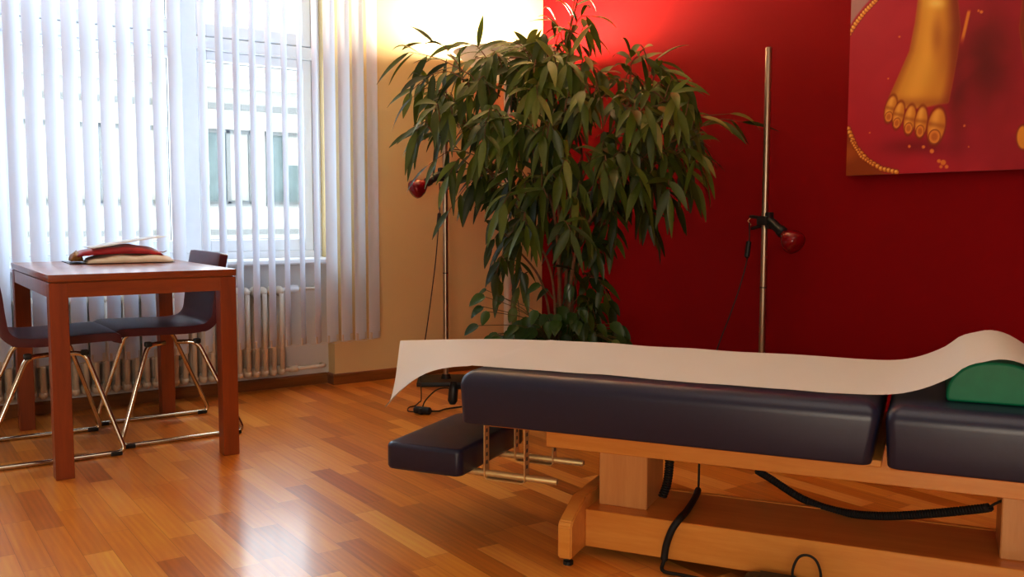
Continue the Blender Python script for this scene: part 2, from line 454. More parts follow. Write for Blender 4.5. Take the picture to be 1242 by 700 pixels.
# ------------------------------------------------------------------ vertical blinds
def slat_bm(z0, z1, wd, ang, bow=.006, seed=0):
    bm = bmesh.new(); n = 6; k = 14
    ca, sa = math.sin(ang), math.cos(ang)      # width direction measured from +y towards +x
    rows = []
    for j in range(k + 1):
        z = lerp(z0, z1, j / k); tw = .03 * math.sin(seed * 1.7 + z * 1.1)
        c2, s2 = math.sin(ang + tw), math.cos(ang + tw)
        r = []
        for i in range(n + 1):
            t = (i / n - .5) * wd; b = bow * (1 - (2 * i / n - 1) ** 2)
            r.append(bm.verts.new((c2 * t + s2 * b, s2 * t - c2 * b, z)))
        rows.append(r)
    for j in range(k):
        for i in range(n): bm.faces.new((rows[j][i], rows[j][i + 1], rows[j + 1][i + 1], rows[j + 1][i]))
    return bm
def blind(xs, angs, label, rail_x0, rail_x1, cord):
    root = empty('vertical_blind', ((xs[0] + xs[-1]) / 2, 4.68, .25), label=label, cat='blind')
    ox = root.location
    ZB, ZT = .262, 2.92
    bm = bmesh.new(); bx(bm, rail_x0 - ox.x, rail_x1 - ox.x, -.022, .022, ZT - .25, ZT - .25 + .04, .003, 1)
    obj('head_rail', bm, M['pvc'], root)
    for xx in (rail_x0 - ox.x + .07, rail_x1 - ox.x - .07):
        bm = bmesh.new(); bx(bm, xx - .02, xx + .02, -.02, .02, ZT - .21, CEIL - .25); obj('ceiling_bracket', bm, M['pvc'], root)
    for i, (x, a) in enumerate(zip(xs, angs)):
        s_ = obj('slat', slat_bm(ZB - .25, ZT - .27, .089, a, seed=i + xs[0]), M['slat'], root, True)
        s_.location.x = x - ox.x
        w = bmesh.new()
        Mx = Matrix.Rotation(PI / 2 - a, 4, 'Z')
        bx(w, -.041, .041, -.004, .004, ZB - .25 - .004, ZB - .25 + .036, .002, 1, Mx)
        obj('bottom_weight', w, M['weight'], s_)
    for side in (-1, 1):
        bm = bmesh.new()
        for (x0, a0), (x1, a1) in zip(list(zip(xs, angs)), list(zip(xs, angs))[1:]):
            p = V3((x0 - ox.x + math.sin(a0) * .036 * side, math.cos(a0) * .036 * side, ZB - .25 + .004)); q = V3((x1 - ox.x + math.sin(a1) * .036 * side, math.cos(a1) * .036 * side, ZB - .25 + .004))
            m_ = (p + q) / 2 - V3((0, 0, .014))
            tube(bm, spline([p, m_, q], 4), .0012, 5)
        obj('bead_chain', bm, M['weight'], root)
    if cord:
        bm = bmesh.new()
        pts = [V3((2.345 - ox.x, .02, ZT - .25)), V3((2.35 - ox.x, .03, 1.9 - .25)), V3((2.338 - ox.x, .03, 1.62 - .25))]
        tube(bm, spline(pts, 6), .0016, 5)
        c = obj('pull_cord', bm, M['weight'], root)
        w = bmesh.new(); bx(w, -.012, .012, -.006, .006, -.05, 0, .003, 1); w_ = obj('cord_weight', w, M['weight'], c); w_.location = (2.338 - ox.x, .03, 1.62 - .25)
    return root
xl = [.575 + .0775 * k for k in range(-6, 10)]
blind(xl, [math.radians(57 + 3 * math.sin(k * 2.1)) for k in range(len(xl))], 'white vertical slat blind behind the table, left one with wider turned slats', xl[0] - .06, 1.36, False)
xr = [1.405 + .0835 * k for k in range(0, 12)]
ar = [math.radians(40 if k == 0 else (41 + 2.5 * math.sin(k * 1.9) if k < 8 else 68)) for k in range(12)]
blind(xr, ar, 'white vertical slat blind beside the cream wall, right one with thin edge-on slats', 1.37, 2.40, True)

# ------------------------------------------------------------------ radiator
rad = empty('radiator', (1.0, 4.815, .08), label='cream ribbed column radiator under the window behind the table', cat='radiator')
PIT = .0465; nsec = 40
def section_bm():
    bm = bmesh.new()
    for dy in (-.034, .034):
        tube(bm, [(0, dy, .03), (0, dy, .45)], .0135, 10)
    for z in (.025, .455):
        bmx = bmesh.new(); bmesh.ops.create_uvsphere(bmx, u_segments=12, v_segments=8, radius=1)
        for v in bmx.verts: v.co = V3((v.co.x * .0225, v.co.y * .052, v.co.z * .028 + z))
        merge(bm, bmx)
    return bm
sec_me = None
x1 = 1.845
for i in range(nsec):
    if sec_me is None:
        o = obj('radiator_section', section_bm(), M['rad'], rad, True); sec_me = o.data
    else:
        o = bpy.data.objects.new('radiator_section', sec_me); COL.objects.link(o); o.parent = rad
    o.location = (x1 - .02 - i * PIT - 1.0, 0, .005)
bm = bmesh.new(); Mx = Matrix.Translation((x1 - 1.0, 0, .465)) @ Matrix.Rotation(PI / 2, 4, 'Y')
lathe(bm, [(.0, -.012), (.012, -.012), (.012, .03), (.02, .032), (.024, .06), (.022, .085), (.0, .09)], 20, Mx)
obj('thermostat_valve', bm, M['pvc'], rad, auto=40)
bm = bmesh.new()
tube(bm, fillet([(x1 - 1.0 + .08, .0, .465), (x1 - 1.0 + .20, .0, .465), (x1 - 1.0 + .20, .065, .465)], .03), .009, 10)
obj('supply_pipe', bm, M['rad'], rad, True)
bm = bmesh.new()
tube(bm, fillet([(x1 - 1.0 - .02, .0, .03), (x1 - 1.0 + .24, .0, .03), (x1 - 1.0 + .24, .065, .03)], .03), .011, 10)
tube(bm, [(x1 - 1.0 + .03, 0, .03), (x1 - 1.0 + .075, 0, .03)], .018, 10)
obj('return_pipe', bm, M['rad'], rad, True)
bm = bmesh.new()
for xx in (-.7, 0.3, .7): bx(bm, xx - .012, xx + .012, .0, .068, .10, .13); bx(bm, xx - .012, xx + .012, .0, .068, .40, .43)
obj('wall_bracket', bm, M['rad'], rad)

# ------------------------------------------------------------------ dining table
TX, TY, TW, TD, TZ = .528, 3.616, .670, .989, .74
tb = empty('dining_table', (TX + TW / 2, TY + TD / 2, 0), label='square-legged reddish brown wooden table in front of the window', cat='table')
hx, hy = TW / 2, TD / 2
bm = bmesh.new(); bx(bm, -hx, hx, -hy, hy, TZ - .026, TZ, .0025, 2); obj('tabletop', bm, M['table_wood'], tb, auto=30)
bm = bmesh.new()
bx(bm, -hx + .004, hx - .004, -hy + .004, -hy + .024, TZ - .083, TZ - .030, .001, 1); bx(bm, -hx + .004, hx - .004, hy - .024, hy - .004, TZ - .083, TZ - .030, .001, 1)
bx(bm, -hx + .004, -hx + .024, -hy + .024, hy - .024, TZ - .083, TZ - .030, .001, 1); bx(bm, hx - .024, hx - .004, -hy + .024, hy - .024, TZ - .083, TZ - .030, .001, 1)
bx(bm, -hx + .012, hx - .012, -hy + .012, hy - .012, TZ - .034, TZ - .0255)
obj('apron', bm, M['table_wood'], tb)
for sx in (-1, 1):
    for sy in (-1, 1):
        bm = bmesh.new(); a = sx * (hx - .033); b = sy * (hy - .033)
        bx(bm, a - .031, a + .031, b - .031, b + .031, 0, TZ - .030, .002, 1); obj('leg', bm, M['table_woodz'], tb)

# ------------------------------------------------------------------ chairs (leather shell on a chrome sled frame)
def make_chair():
    root = empty('dining_chair', (0, 0, 0))
    # side profile of the upper surface, x forward
    up = spline([(.205, 0, .446), (.19, 0, .455), (.05, 0, .452), (-.08, 0, .450), (-.15, 0, .462), (-.19, 0, .50), (-.203, 0, .56), (-.214, 0, .66), (-.234, 0, .76), (-.239, 0, .782)], 5)
    T = .034; bm = bmesh.new(); ny = 10; rows = []
    N = len(up)
    nrm = []
    for i in range(N):
        d = up[min(i + 1, N - 1)] - up[max(i - 1, 0)]; nrm.append(V3((d.z, 0, -d.x)).normalized() * -1)
    def ring(y, inset):
        r = []
        for i in range(N):
            r.append(V3((up[i].x, y, up[i].z)))
        return r
    def hw(i):
        s = i / (N - 1); return .225 - .006 * math.sin(s * PI)
    top = []; bot = []
    for i in range(N):
        s = i / (N - 1); th = T * (1 if .06 < s < .97 else .8)
        endr = 0
        if s > .9: endr = .03 * ((s - .9) / .1) ** 2
        if s < .06: endr = .014 * ((.06 - s) / .06) ** 2
        rt = []; rb = []
        for j in range(ny + 1):
            y = lerp(-1, 1, j / ny); yy = y * (hw(i) - endr)
            cup = .008 * y * y * (1 if s > .4 else .6)
            n = nrm[i]
            dn = -n if n.z > 0 or (abs(n.z) < .2 and n.x > 0) else -n
            edge = .010 * max(0, abs(y) - .8) / .2
            rt.append(bm.verts.new(V3((up[i].x, yy, up[i].z)) + n * (cup - edge * edge * 40)))
            rb.append(bm.verts.new(V3((up[i].x, yy, up[i].z)) - n * (th - cup * .5)))
        top.append(rt); bot.append(rb)
    for i in range(N - 1):
        for j in range(ny):
            bm.faces.new((top[i][j], top[i + 1][j], top[i + 1][j + 1], top[i][j + 1]))
            bm.faces.new((bot[i][j], bot[i][j + 1], bot[i + 1][j + 1], bot[i + 1][j]))
        for j in (0, ny): bm.faces.new((top[i][j], top[i + 1][j], bot[i + 1][j], bot[i][j]))
    for i in (0, N - 1):
        for j in range(ny): bm.faces.new((top[i][j], top[i][j + 1], bot[i][j + 1], bot[i][j]))
    o = obj('seat_shell', bm, M['leather'], root, True)
    md = o.modifiers.new('bevel', 'BEVEL'); md.width = .008; md.segments = 3; md.limit_method = 'ANGLE'; md.angle_limit = math.radians(50)
    for sy in (-1, 1):
        y0, y1 = sy * .248, sy * .205
        bm = bmesh.new()
        tube(bm, fillet([(.02, y1 - sy * .03, .412), (.097, y1, .412), (.226, y0, .010), (-.285, y0, .010), (-.107, y1, .412), (-.03, y1 - sy * .03, .412)], .035, 6), .0095, 12)
        f = obj('side_frame', bm, M['chrome'], root, True)
        for xx in (.19, -.25):
            bm = bmesh.new(); bx(bm, xx - .022, xx + .022, y0 - .013, y0 + .013, 0, .016, .005, 2); obj('foot_cap', bm, M['black'], f)
        for xx in (.095, -.105):
            bm = bmesh.new(); bx(bm, xx - .014, xx + .014, y1 - .014, y1 + .014, .404, .425, .006, 2); obj('seat_clip', bm, M['black'], f)
    return root
def copy_tree(o, parent=None):
    c = o.copy(); COL.objects.link(c)
    if parent is not None: c.parent = parent
    for ch in list(o.children): copy_tree(ch, c)
    return c
ch = make_chair()
tag(ch, 'dark leather chair on chrome sled legs with its back to the right, under the table', 'chair', 'chrome sled chairs')
ch2 = copy_tree(ch); ch.location = (1.047, 4.215, 0); ch.rotation_euler.z = PI
ch2.location = (.600, 4.125, 0); ch2.rotation_euler.z = math.radians(-.8)
tag(ch2, 'dark leather chair on chrome sled legs cut off by the left edge of the photo', 'chair', 'chrome sled chairs')

# ------------------------------------------------------------------ things on the table
def pillow(bm, pts_top, w, d, h, seed, z0=0, sharp=2.2):
    n, m = 26, 16; g = []
    for s in (1, -1):
        G = []
        for i in range(n + 1):
            r = []
            for j in range(m + 1):
                a = 2 * i / n - 1; b = 2 * j / m - 1
                e = max(0, (1 - abs(a) ** sharp)) ** .42 * max(0, (1 - abs(b) ** sharp)) ** .42
                nz = noise.noise(V3((a * 2.2 + seed, b * 1.7, s * .7)))
                wob = 1 + .03 * noise.noise(V3((a * 2, b * 2, seed)))
                zz = z0 + h * (.5 + .10 * nz) * (1 + s * e) - h * .1 * (1 - e) * 0
                zz = z0 + (h * e * (1 + .35 * nz) if s > 0 else 0.0) + (pts_top(a, b) if pts_top else 0)
                r.append((a * w / 2 * wob, b * d / 2 * wob, zz))
            G.append(r)
        g.append(G)
    vt = [[bm.verts.new(p) for p in r] for r in g[0]]
    vb = [[(vt[i][j] if i in (0, n) or j in (0, m) else bm.verts.new(g[1][i][j])) for j in range(m + 1)] for i in range(n + 1)]
    for i in range(n):
        for j in range(m):
            bm.faces.new((vt[i][j], vt[i + 1][j], vt[i + 1][j + 1], vt[i][j + 1]))
            if len({vb[i][j], vb[i][j + 1], vb[i + 1][j + 1], vb[i + 1][j]}) == 4:
                try: bm.faces.new((vb[i][j], vb[i][j + 1], vb[i + 1][j + 1], vb[i + 1][j]))
                except ValueError: pass
    return bm
pc = V3((.955, 4.34, TZ))
bm = bmesh.new(); bx(bm, -.21, .21, -.14, .12, 0, .0035, .001, 1)
o = obj('notebook', bm, M['dark_cover']); o.location = (.93, 4.44, TZ + .0002); o.rotation_euler.z = math.radians(-2)
tag(o, 'thin dark cover lying flat on the table under the cloth pouches', 'notebook')
bm = bmesh.new(); pillow(bm, None, .36, .24, .038, 3.1)
o = obj('cream_pouch', bm, M['cream_cloth'], smooth=True); o.location = pc + V3((.01, .02, .004)); o.rotation_euler.z = math.radians(-6)
tag(o, 'crumpled cream cloth pouch on the table, below the red pouch', 'pouch')
rp = empty('red_pouch', pc + V3((-.03, .035, .032)), math.radians(-4), 'red and gold brocade pouch resting on the cream pouch', 'pouch')
bm = bmesh.new(); pillow(bm, lambda a, b: .010 * (1 - a * a) , .35, .20, .036, 8.4); obj('pouch_body', bm, M['red_cloth'], rp, True)
bm = bmesh.new(); pillow(bm, lambda a, b: -.02, .05, .12, .038, 5.2); o = obj('gold_end', bm, M['gold_cloth'], rp, True); o.location.x = -.172
bm = bmesh.new(); tube(bm, spline([(.17, -.01, .012), (.185, -.02, .010), (.20, -.015, .016)], 4), .002, 6); obj('tie_cord', bm, M['gold_cloth'], rp, True)
bm = bmesh.new()
rows = []
for i in range(13):
    s = i / 12; rows.append([bm.verts.new((lerp(-.15, .17, s), y, .001 + .003 * math.sin(s * PI) - .004 * s * (1 - s))) for y in (-.095, 0, .095)])
for a, b in zip(rows, rows[1:]):
    for j in range(2): bm.faces.new((a[j], b[j], b[j + 1], a[j + 1]))
o = obj('paper_sheet', bm, M['sheet'], smooth=True); o.location = pc + V3((-.005, .05, .088)); o.rotation_euler = (0, math.radians(-8.5), math.radians(4))
sm = o.modifiers.new('thickness', 'SOLIDIFY'); sm.thickness = .0012
tag(o, 'thin pale sheet lying tilted on top of the red pouch', 'paper')

# ------------------------------------------------------------------ treatment table (own frame: u along it, v across, away from the camera)
TH = .537
BF = V3((1.514, 1.956, 0)); BRZ = math.atan2(-math.cos(TH), math.sin(TH))
bench = empty('treatment_table', BF, BRZ, 'navy padded treatment table on a birch wood frame in the foreground', 'treatment table')
def T2(u, v, z): return BF + V3((math.sin(TH), -math.cos(TH), 0)) * u + V3((math.cos(TH), math.sin(TH), 0)) * v + V3((0, 0, z))
def inv(P):
    d = V3(P) - BF; return V3((d.dot(V3((math.sin(TH), -math.cos(TH), 0))), d.dot(V3((math.cos(TH), math.sin(TH), 0))), d.z))
VC = .26; U2 = 1.245
# foot boards at both ends
for u0 in (0., U2):
    bm = bmesh.new()
    ol = [(0, .024), (0, .105), (.012, .126), (.05, .137), (.11, .150), (.11, .160), (.41, .160), (.41, .150), (.47, .137), (.508, .126), (.52, .105), (.52, .024)]
    ol = [(0, .024), (0, .112), (.010, .126), (.112, .170), (.408, .170), (.510, .126), (.52, .112), (.52, .024)]
    t = bmesh.new(); A = [t.verts.new((u0, v, z)) for v, z in ol]; B = [t.verts.new((u0 + .04, v, z)) for v, z in ol]
    for i in range(len(ol)): t.faces.new((A[i], A[(i + 1) % len(ol)], B[(i + 1) % len(ol)], B[i]))
    t.faces.new(A[::-1]); t.faces.new(B); bmesh.ops.bevel(t, geom=t.edges[:], offset=.004, segments=2, affect='EDGES'); merge(bm, t)
    f = obj('foot_board', bm, M['birch'], bench, auto=30)
    for vv in (.03, .49):
        bm = bmesh.new(); lathe(bm, [(.0, 0), (.014, 0), (.014, .010), (.007, .012), (.007, .03), (0, .03)], 16, Matrix.Translation((u0 + .02, vv, 0)))
        obj('levelling_foot', bm, M['black'], f, auto=40)
# base box: front and back boards, top board
bm = bmesh.new()
bx(bm, .04, U2, .11, .128, .027, .133, .002, 1); bx(bm, .04, U2, .392, .41, .027, .133, .002, 1); bx(bm, .04, U2, .128, .392, .115, .131, .001, 1)
obj('base_box', bm, M['birch'], bench)
for a, b in ((.057, .198), (1.075, 1.216)):
    bm = bmesh.new(); bx(bm, a, b, .175, .345, .131, .33, .003, 1); bx(bm, a + .02, b - .02, .19, .33, .30, .389, .003, 1)
    obj('lifting_column', bm, M['birchz'], bench)
bm = bmesh.new()
bx(bm, -.102, 1.40, .163, .187, .284, .3885, .002, 1); bx(bm, -.102, 1.40, .333, .357, .284, .3885, .002, 1)
bx(bm, -.102, -.078, .187, .333, .284, .3885, .002, 1); bx(bm, 1.376, 1.40, .187, .333, .284, .3885, .002, 1)
obj('support_frame', bm, M['birch'], bench)
bm = bmesh.new(); bx(bm, -.20, .812, -.03, .55, .376, .3925, .002, 1); obj('mattress_board', bm, M['birch'], bench)

def pad(u0, u1, v0, v1, z0, z1, r, rb, skew0=0, skew1=0, crown=.006):
    """upholstered block: rounded top edge radius r, rounded plan corners, ends may slope"""
    bm = bmesh.new()
    prof = []      # (inset, z)
    prof += [(rb, z0), (rb * .3, z0 + rb * .3), (0, z0 + rb)]
    for k in range(0, 9):
        a = k / 8 * PI / 2; prof.append((r * (1 - math.cos(a)), z1 - r + r * math.sin(a)))
    nc = 6
    rings = []
    for ins, z in prof:
        a0 = u0 + ins + skew0 * (1 - (z - z0) / (z1 - z0)); a1 = u1 - ins - skew1 * (1 - (z - z0) / (z1 - z0)); b0, b1 = v0 + ins, v1 - ins
        rc = max(.008, .022 - ins * .25); ring = []
        for (cx, cy, s) in ((a1 - rc, b1 - rc, 0), (a0 + rc, b1 - rc, 1), (a0 + rc, b0 + rc, 2), (a1 - rc, b0 + rc, 3)):
            for k in range(nc + 1):
                a = (s + k / nc) * PI / 2; ring.append(bm.verts.new((cx + rc * math.cos(a), cy + rc * math.sin(a), z)))
        rings.append(ring)
    n = len(rings[0])
    for A, B in zip(rings, rings[1:]):
        for k in range(n): bm.faces.new((A[k], A[(k + 1) % n], B[(k + 1) % n], B[k]))
    bm.faces.new(rings[0][::-1])
    # crowned top
    last = rings[-1]; c = sum((v.co for v in last), V3()) / n
    prev = last
    for k, s in enumerate((.75, .45)):
        nr = [bm.verts.new(V3((c.x + (v.co.x - c.x) * s if False else lerp(c.x, v.co.x, 1 - (1 - s) * .25), lerp(c.y, v.co.y, s), v.co.z + crown * (1 - s)))) for v in last]
        for i in range(n): bm.faces.new((prev[i], prev[(i + 1) % n], nr[(i + 1) % n], nr[i]))
        prev = nr
    bm.faces.new(prev)
    return bm
MZ0, MZ1 = .389, .533
mm = obj('long_mattress', pad(-.265, .812, -.08, .60, MZ0, MZ1, .042, .006, .010, .020, .0), M['navy'], bench, True)
obj('short_mattress', pad(.816, 1.62, -.08, .60, MZ0 - .002, MZ1 - .002, .042, .006, .010, 0, .0), M['navy'], bench, True)
bm = bmesh.new(); bx(bm, .83, 1.58, -.03, .55, .374, .3905, .002, 1); obj('mattress_board', bm, M['birch'], bench)
# lowered arm cushion on two rods hung from perforated straps
obj('arm_cushion', pad(-.566, -.313, .030, .492, .198, .280, .014, .012, 0, 0, .003), M['navy'], bench, True)
for vv in (.15, .37):
    zb = .173
    bm = bmesh.new()
    def strap(bm, p, q, wv=.020, th=.0025):
        pass
    a0, a1 = -.288, -.158
    r0 = .01
    # flat strap: sweep a thin rectangle along a U path
    path = fillet([(a0, vv, .392), (a0, vv, zb), (a1, vv, zb), (a1, vv, .392)], .012, 4)
    rings = []
    for i, p in enumerate(path):
        d = (path[min(i + 1, len(path) - 1)] - path[max(i - 1, 0)]).normalized(); n = V3((d.z, 0, -d.x))
        rings.append([bm.verts.new(p + n * sx * .0015 + V3((0, sy * .016, 0))) for sx, sy in ((-1, -1), (1, -1), (1, 1), (-1, 1))])
    for A, B in zip(rings, rings[1:]):
        for k in range(4): bm.faces.new((A[k], A[(k + 1) % 4], B[(k + 1) % 4], B[k]))
    bm.faces.new(rings[0][::-1]); bm.faces.new(rings[-1])
    st = obj('hanging_strap', bm, M['zinc'], bench)
    bm = bmesh.new()
    for a in (a0, a1):
        for k in range(6):
            z = .215 + k * .024
            bx(bm, a - .0022, a + .0022, vv - .005, vv + .005, z, z + .012, .001, 1)
    obj('strap_slots', bm, M['gap'], st)
    bm = bmesh.new(); tube(bm, [(-.55, vv, .188), (-.064, vv, .188), (-.060, vv, .188)], [.0105, .0105, .008], 16); obj('support_rod', bm, M['zinc'], bench, auto=40)
bm = bmesh.new()
tube(bm, [(-.27, .21, .43), (-.40, .21, .43), (-.425, .205, .425)], .007, 10)
tube(bm, [(-.424, .20, .445), (-.425, .20, .42), (-.428, .20, .385), (-.428, .20, .374)], [.010, .014, .015, .009], 12)
obj('release_lever', bm, M['black'], bench, True)
bm = bmesh.new(); bx(bm, -.40, -.255, .24, .50, .418, .438, .004, 1); obj('end_bracket', bm, M['black'], bench)

# coiled hand-control leads
def coil(path, R, turns, rw=.0032, k=10):
    P = [V3(p) for p in path]; L = [0]
    for a, b in zip(P, P[1:]): L.append(L[-1] + (b - a).length)
    tot = L[-1]; N = turns * k; out = []
    j = 0; up = V3((0, 0, 1))
    for i in range(N + 1):
        s = tot * i / N
        while j < len(P) - 2 and L[j + 1] < s: j += 1
        t = (s - L[j]) / max(1e-9, L[j + 1] - L[j]); p = P[j].lerp(P[j + 1], t); d = (P[j + 1] - P[j]).normalized()
        e = d.orthogonal() if abs(d.dot(V3((0, 1, 0)))) > .9 else (V3((0, 1, 0)) - d * d.y).normalized()
        f = d.cross(e); a = 2 * PI * i / k
        out.append(p + (e * math.cos(a) + f * math.sin(a)) * R)
    return out
bm = bmesh.new(); tube(bm, coil(spline([(.235, .26, .345), (.242, .25, .27), (.238, .245, .20), (.225, .24, .155)], 8), .010, 26), .0034, 6)
obj('coiled_cable', bm, M['rubber'], bench, True)
bm = bmesh.new(); sp = spline([inv(W(w_[0], w_[1], w_[2])) for w_ in ((918, 571, 2.83), (935, 581, 2.78), (975, 606, 2.68), (1020, 621, 2.58), (1070, 626, 2.47), (1130, 623, 2.36), (1190, 617, 2.26), (1200, 615, 2.24))], 8)
tube(bm, coil(sp, .0085, 95, k=8), .0034, 6)
tube(bm, [sp[-1], inv(W(1207, 611, 2.235)), inv(W(1216, 607, 2.25))], .003, 6)
obj('coiled_cable', bm, M['rubber'], bench, True)
bm = bmesh.new(); tube(bm, coil(spline([(-.01, .40, .32), (-.004, .40, .30), (.02, .40, .285), (.05, .40, .30)], 5), .010, 12), .0034, 6)
obj('coiled_cable', bm, M['rubber'], bench, True)

# paper sheet along the table
def paper_z_mid(u):
    return interp(u, [(-.30, .5345), (-.1, .5345), (.70, .5345), (.78, .536), (.82, .539), (.86, .547), (.90, .562), (.94, .583), (.98, .610), (1.01, .627), (1.037, .6385), (1.07, .6385), (1.10, .629), (1.14, .603), (1.18, .573), (1.22, .551), (1.27, .539), (1.33, .5345), (1.7, .5345)])
tabz = [paper_z_mid(-.3 + i * .01) for i in range(200)]
def pz(u):
    s = 0; n = 0
    for k in range(-2, 3): s += paper_z_mid(u + k * .012) * (3 - abs(k)); n += 3 - abs(k)
    q = (u - 1.045) / .103; b = 0
    if abs(q) < 1: b = .5315 + .012 + .084 * (1 - abs(q) ** (2 / .85)) ** .475 + .004
    return max(s / n, .5345, b)
bm = bmesh.new(); NU, NV = 150, 20; rows = []
for i in range(NU + 1):
    s = i / NU
    row = []
    for j in range(NV + 1):
        t = j / NV
        uend = lerp(-.595, -.80, smooth(t * .5 + t * t * .5) if False else t)
        u = lerp(uend, 1.60, s)
        v = lerp(.0, .575, t)
        if u > -.262:
            z = pz(u); v += .004 * math.sin(u * 9 + t * 3)
            if -.262 < u < -.2: z += 0
        else:
            e = (-.262 - u)
            near = e * .06 + .92 * e * e + 1.05 * e ** 3       # sagging near edge
            far = .012 * e + .06 * e * e
            z = .5345 - lerp(near, far, smooth(t * 1.15) ** .8) + .012 * math.sin(t * PI) * smooth(e / .2)
            v = lerp(.0 + .22 * e * smooth(e / .3), .575 - .12 * e, t) + .004 * math.sin(u * 9 + t * 3)
        z += .0025 * noise.noise(V3((u * 7, v * 7, 1.3))) * (1 if u < .7 else .3) + (.0022 if u > -.26 else 0)
        row.append(bm.verts.new((u, v, z)))
    rows.append(row)
for i in range(NU):
    for j in range(NV): bm.faces.new((rows[i][j], rows[i + 1][j], rows[i + 1][j + 1], rows[i][j + 1]))
o = obj('paper_cover', bm, M['paper'], smooth=True); o.location = BF; o.rotation_euler.z = BRZ
tag(o, 'long white disposable paper cover running along the navy table and over the green bolster', 'paper cover')

# half-round green bolster across the head section
bm = bmesh.new()
ol = []
for k in range(0, 25):
    a = PI * k / 24; ol.append((1.045 - .103 * math.copysign(abs(math.cos(a)) ** .85, math.cos(a)), .012 + .084 * math.sin(a) ** .95 if 0 < k < 24 else .012))
ol = [(.944, .000)] + ol + [(1.146, .000)]
bez_prism(bm, [(a, z) for a, z in ol][::-1], .034, .565)
bmesh.ops.remove_doubles(bm, verts=bm.verts, dist=.0004)
o = obj('bolster', bm, M['green'], auto=50)
md = o.modifiers.new('bevel', 'BEVEL'); md.width = .006; md.segments = 3; md.limit_method = 'ANGLE'; md.angle_limit = math.radians(50)
o.location = BF + V3((0, 0, .5315)); o.rotation_euler.z = BRZ
tag(o, 'half-round green vinyl bolster lying on the navy table under the paper', 'bolster')

# power cable over the base and foot switch in front
bm = bmesh.new()
cab = [T2(.292, .40, .37), T2(.292, .40, .25), T2(.293, .395, .16), T2(.298, .36, .146), T2(.305, .28, .1435), T2(.311, .17, .1445), T2(.308, .112, .142), T2(.292, .094, .115), T2(.277, .094, .07), T2(.272, .092, .03), T2(.275, .07, .008), T2(.33, .062, .008), T2(.43, .045, .010), T2(.488, .03, .014)]
pp = spline(cab, 8); rr = []
for i, p in enumerate(pp):
    f = i / (len(pp) - 1); rr.append(.0032 if f < .20 else (.0095 if f < .70 else .005))
tube(bm, pp, rr, 10)
o = obj('power_cable', bm, M['rubber'], smooth=True); tag(o, 'thick black cable hanging over the birch base box to the floor', 'cable')
fs = empty('foot_switch', T2(.60, .015, 0), BRZ, 'dark foot switch on the floor at the bottom edge of the photo', 'foot switch')
pc_ = inv(V3(fs.location))
bm = bmesh.new(); t = pad(-.11, .13, -.075, .075, 0, .045, .02, .004, 0, 0, .004); merge(bm, t); obj('switch_body', bm, mat('olive_black_plastic', lin(40, 38, 28), .5), fs, True)
bm = bmesh.new(); bx(bm, -.07, .02, -.05, .05, .046, .054, .004, 2); obj('pedal', bm, M['black'], fs)
bm = bmesh.new(); tube(bm, spline([(.018, .0, .045), (.016, .0, .085), (.028, .0, .118), (.048, .0, .128), (.070, .0, .118), (.082, .0, .085), (.080, .0, .045)], 8), .0032, 8); obj('cable_loop', bm, M['rubber'], fs, True)

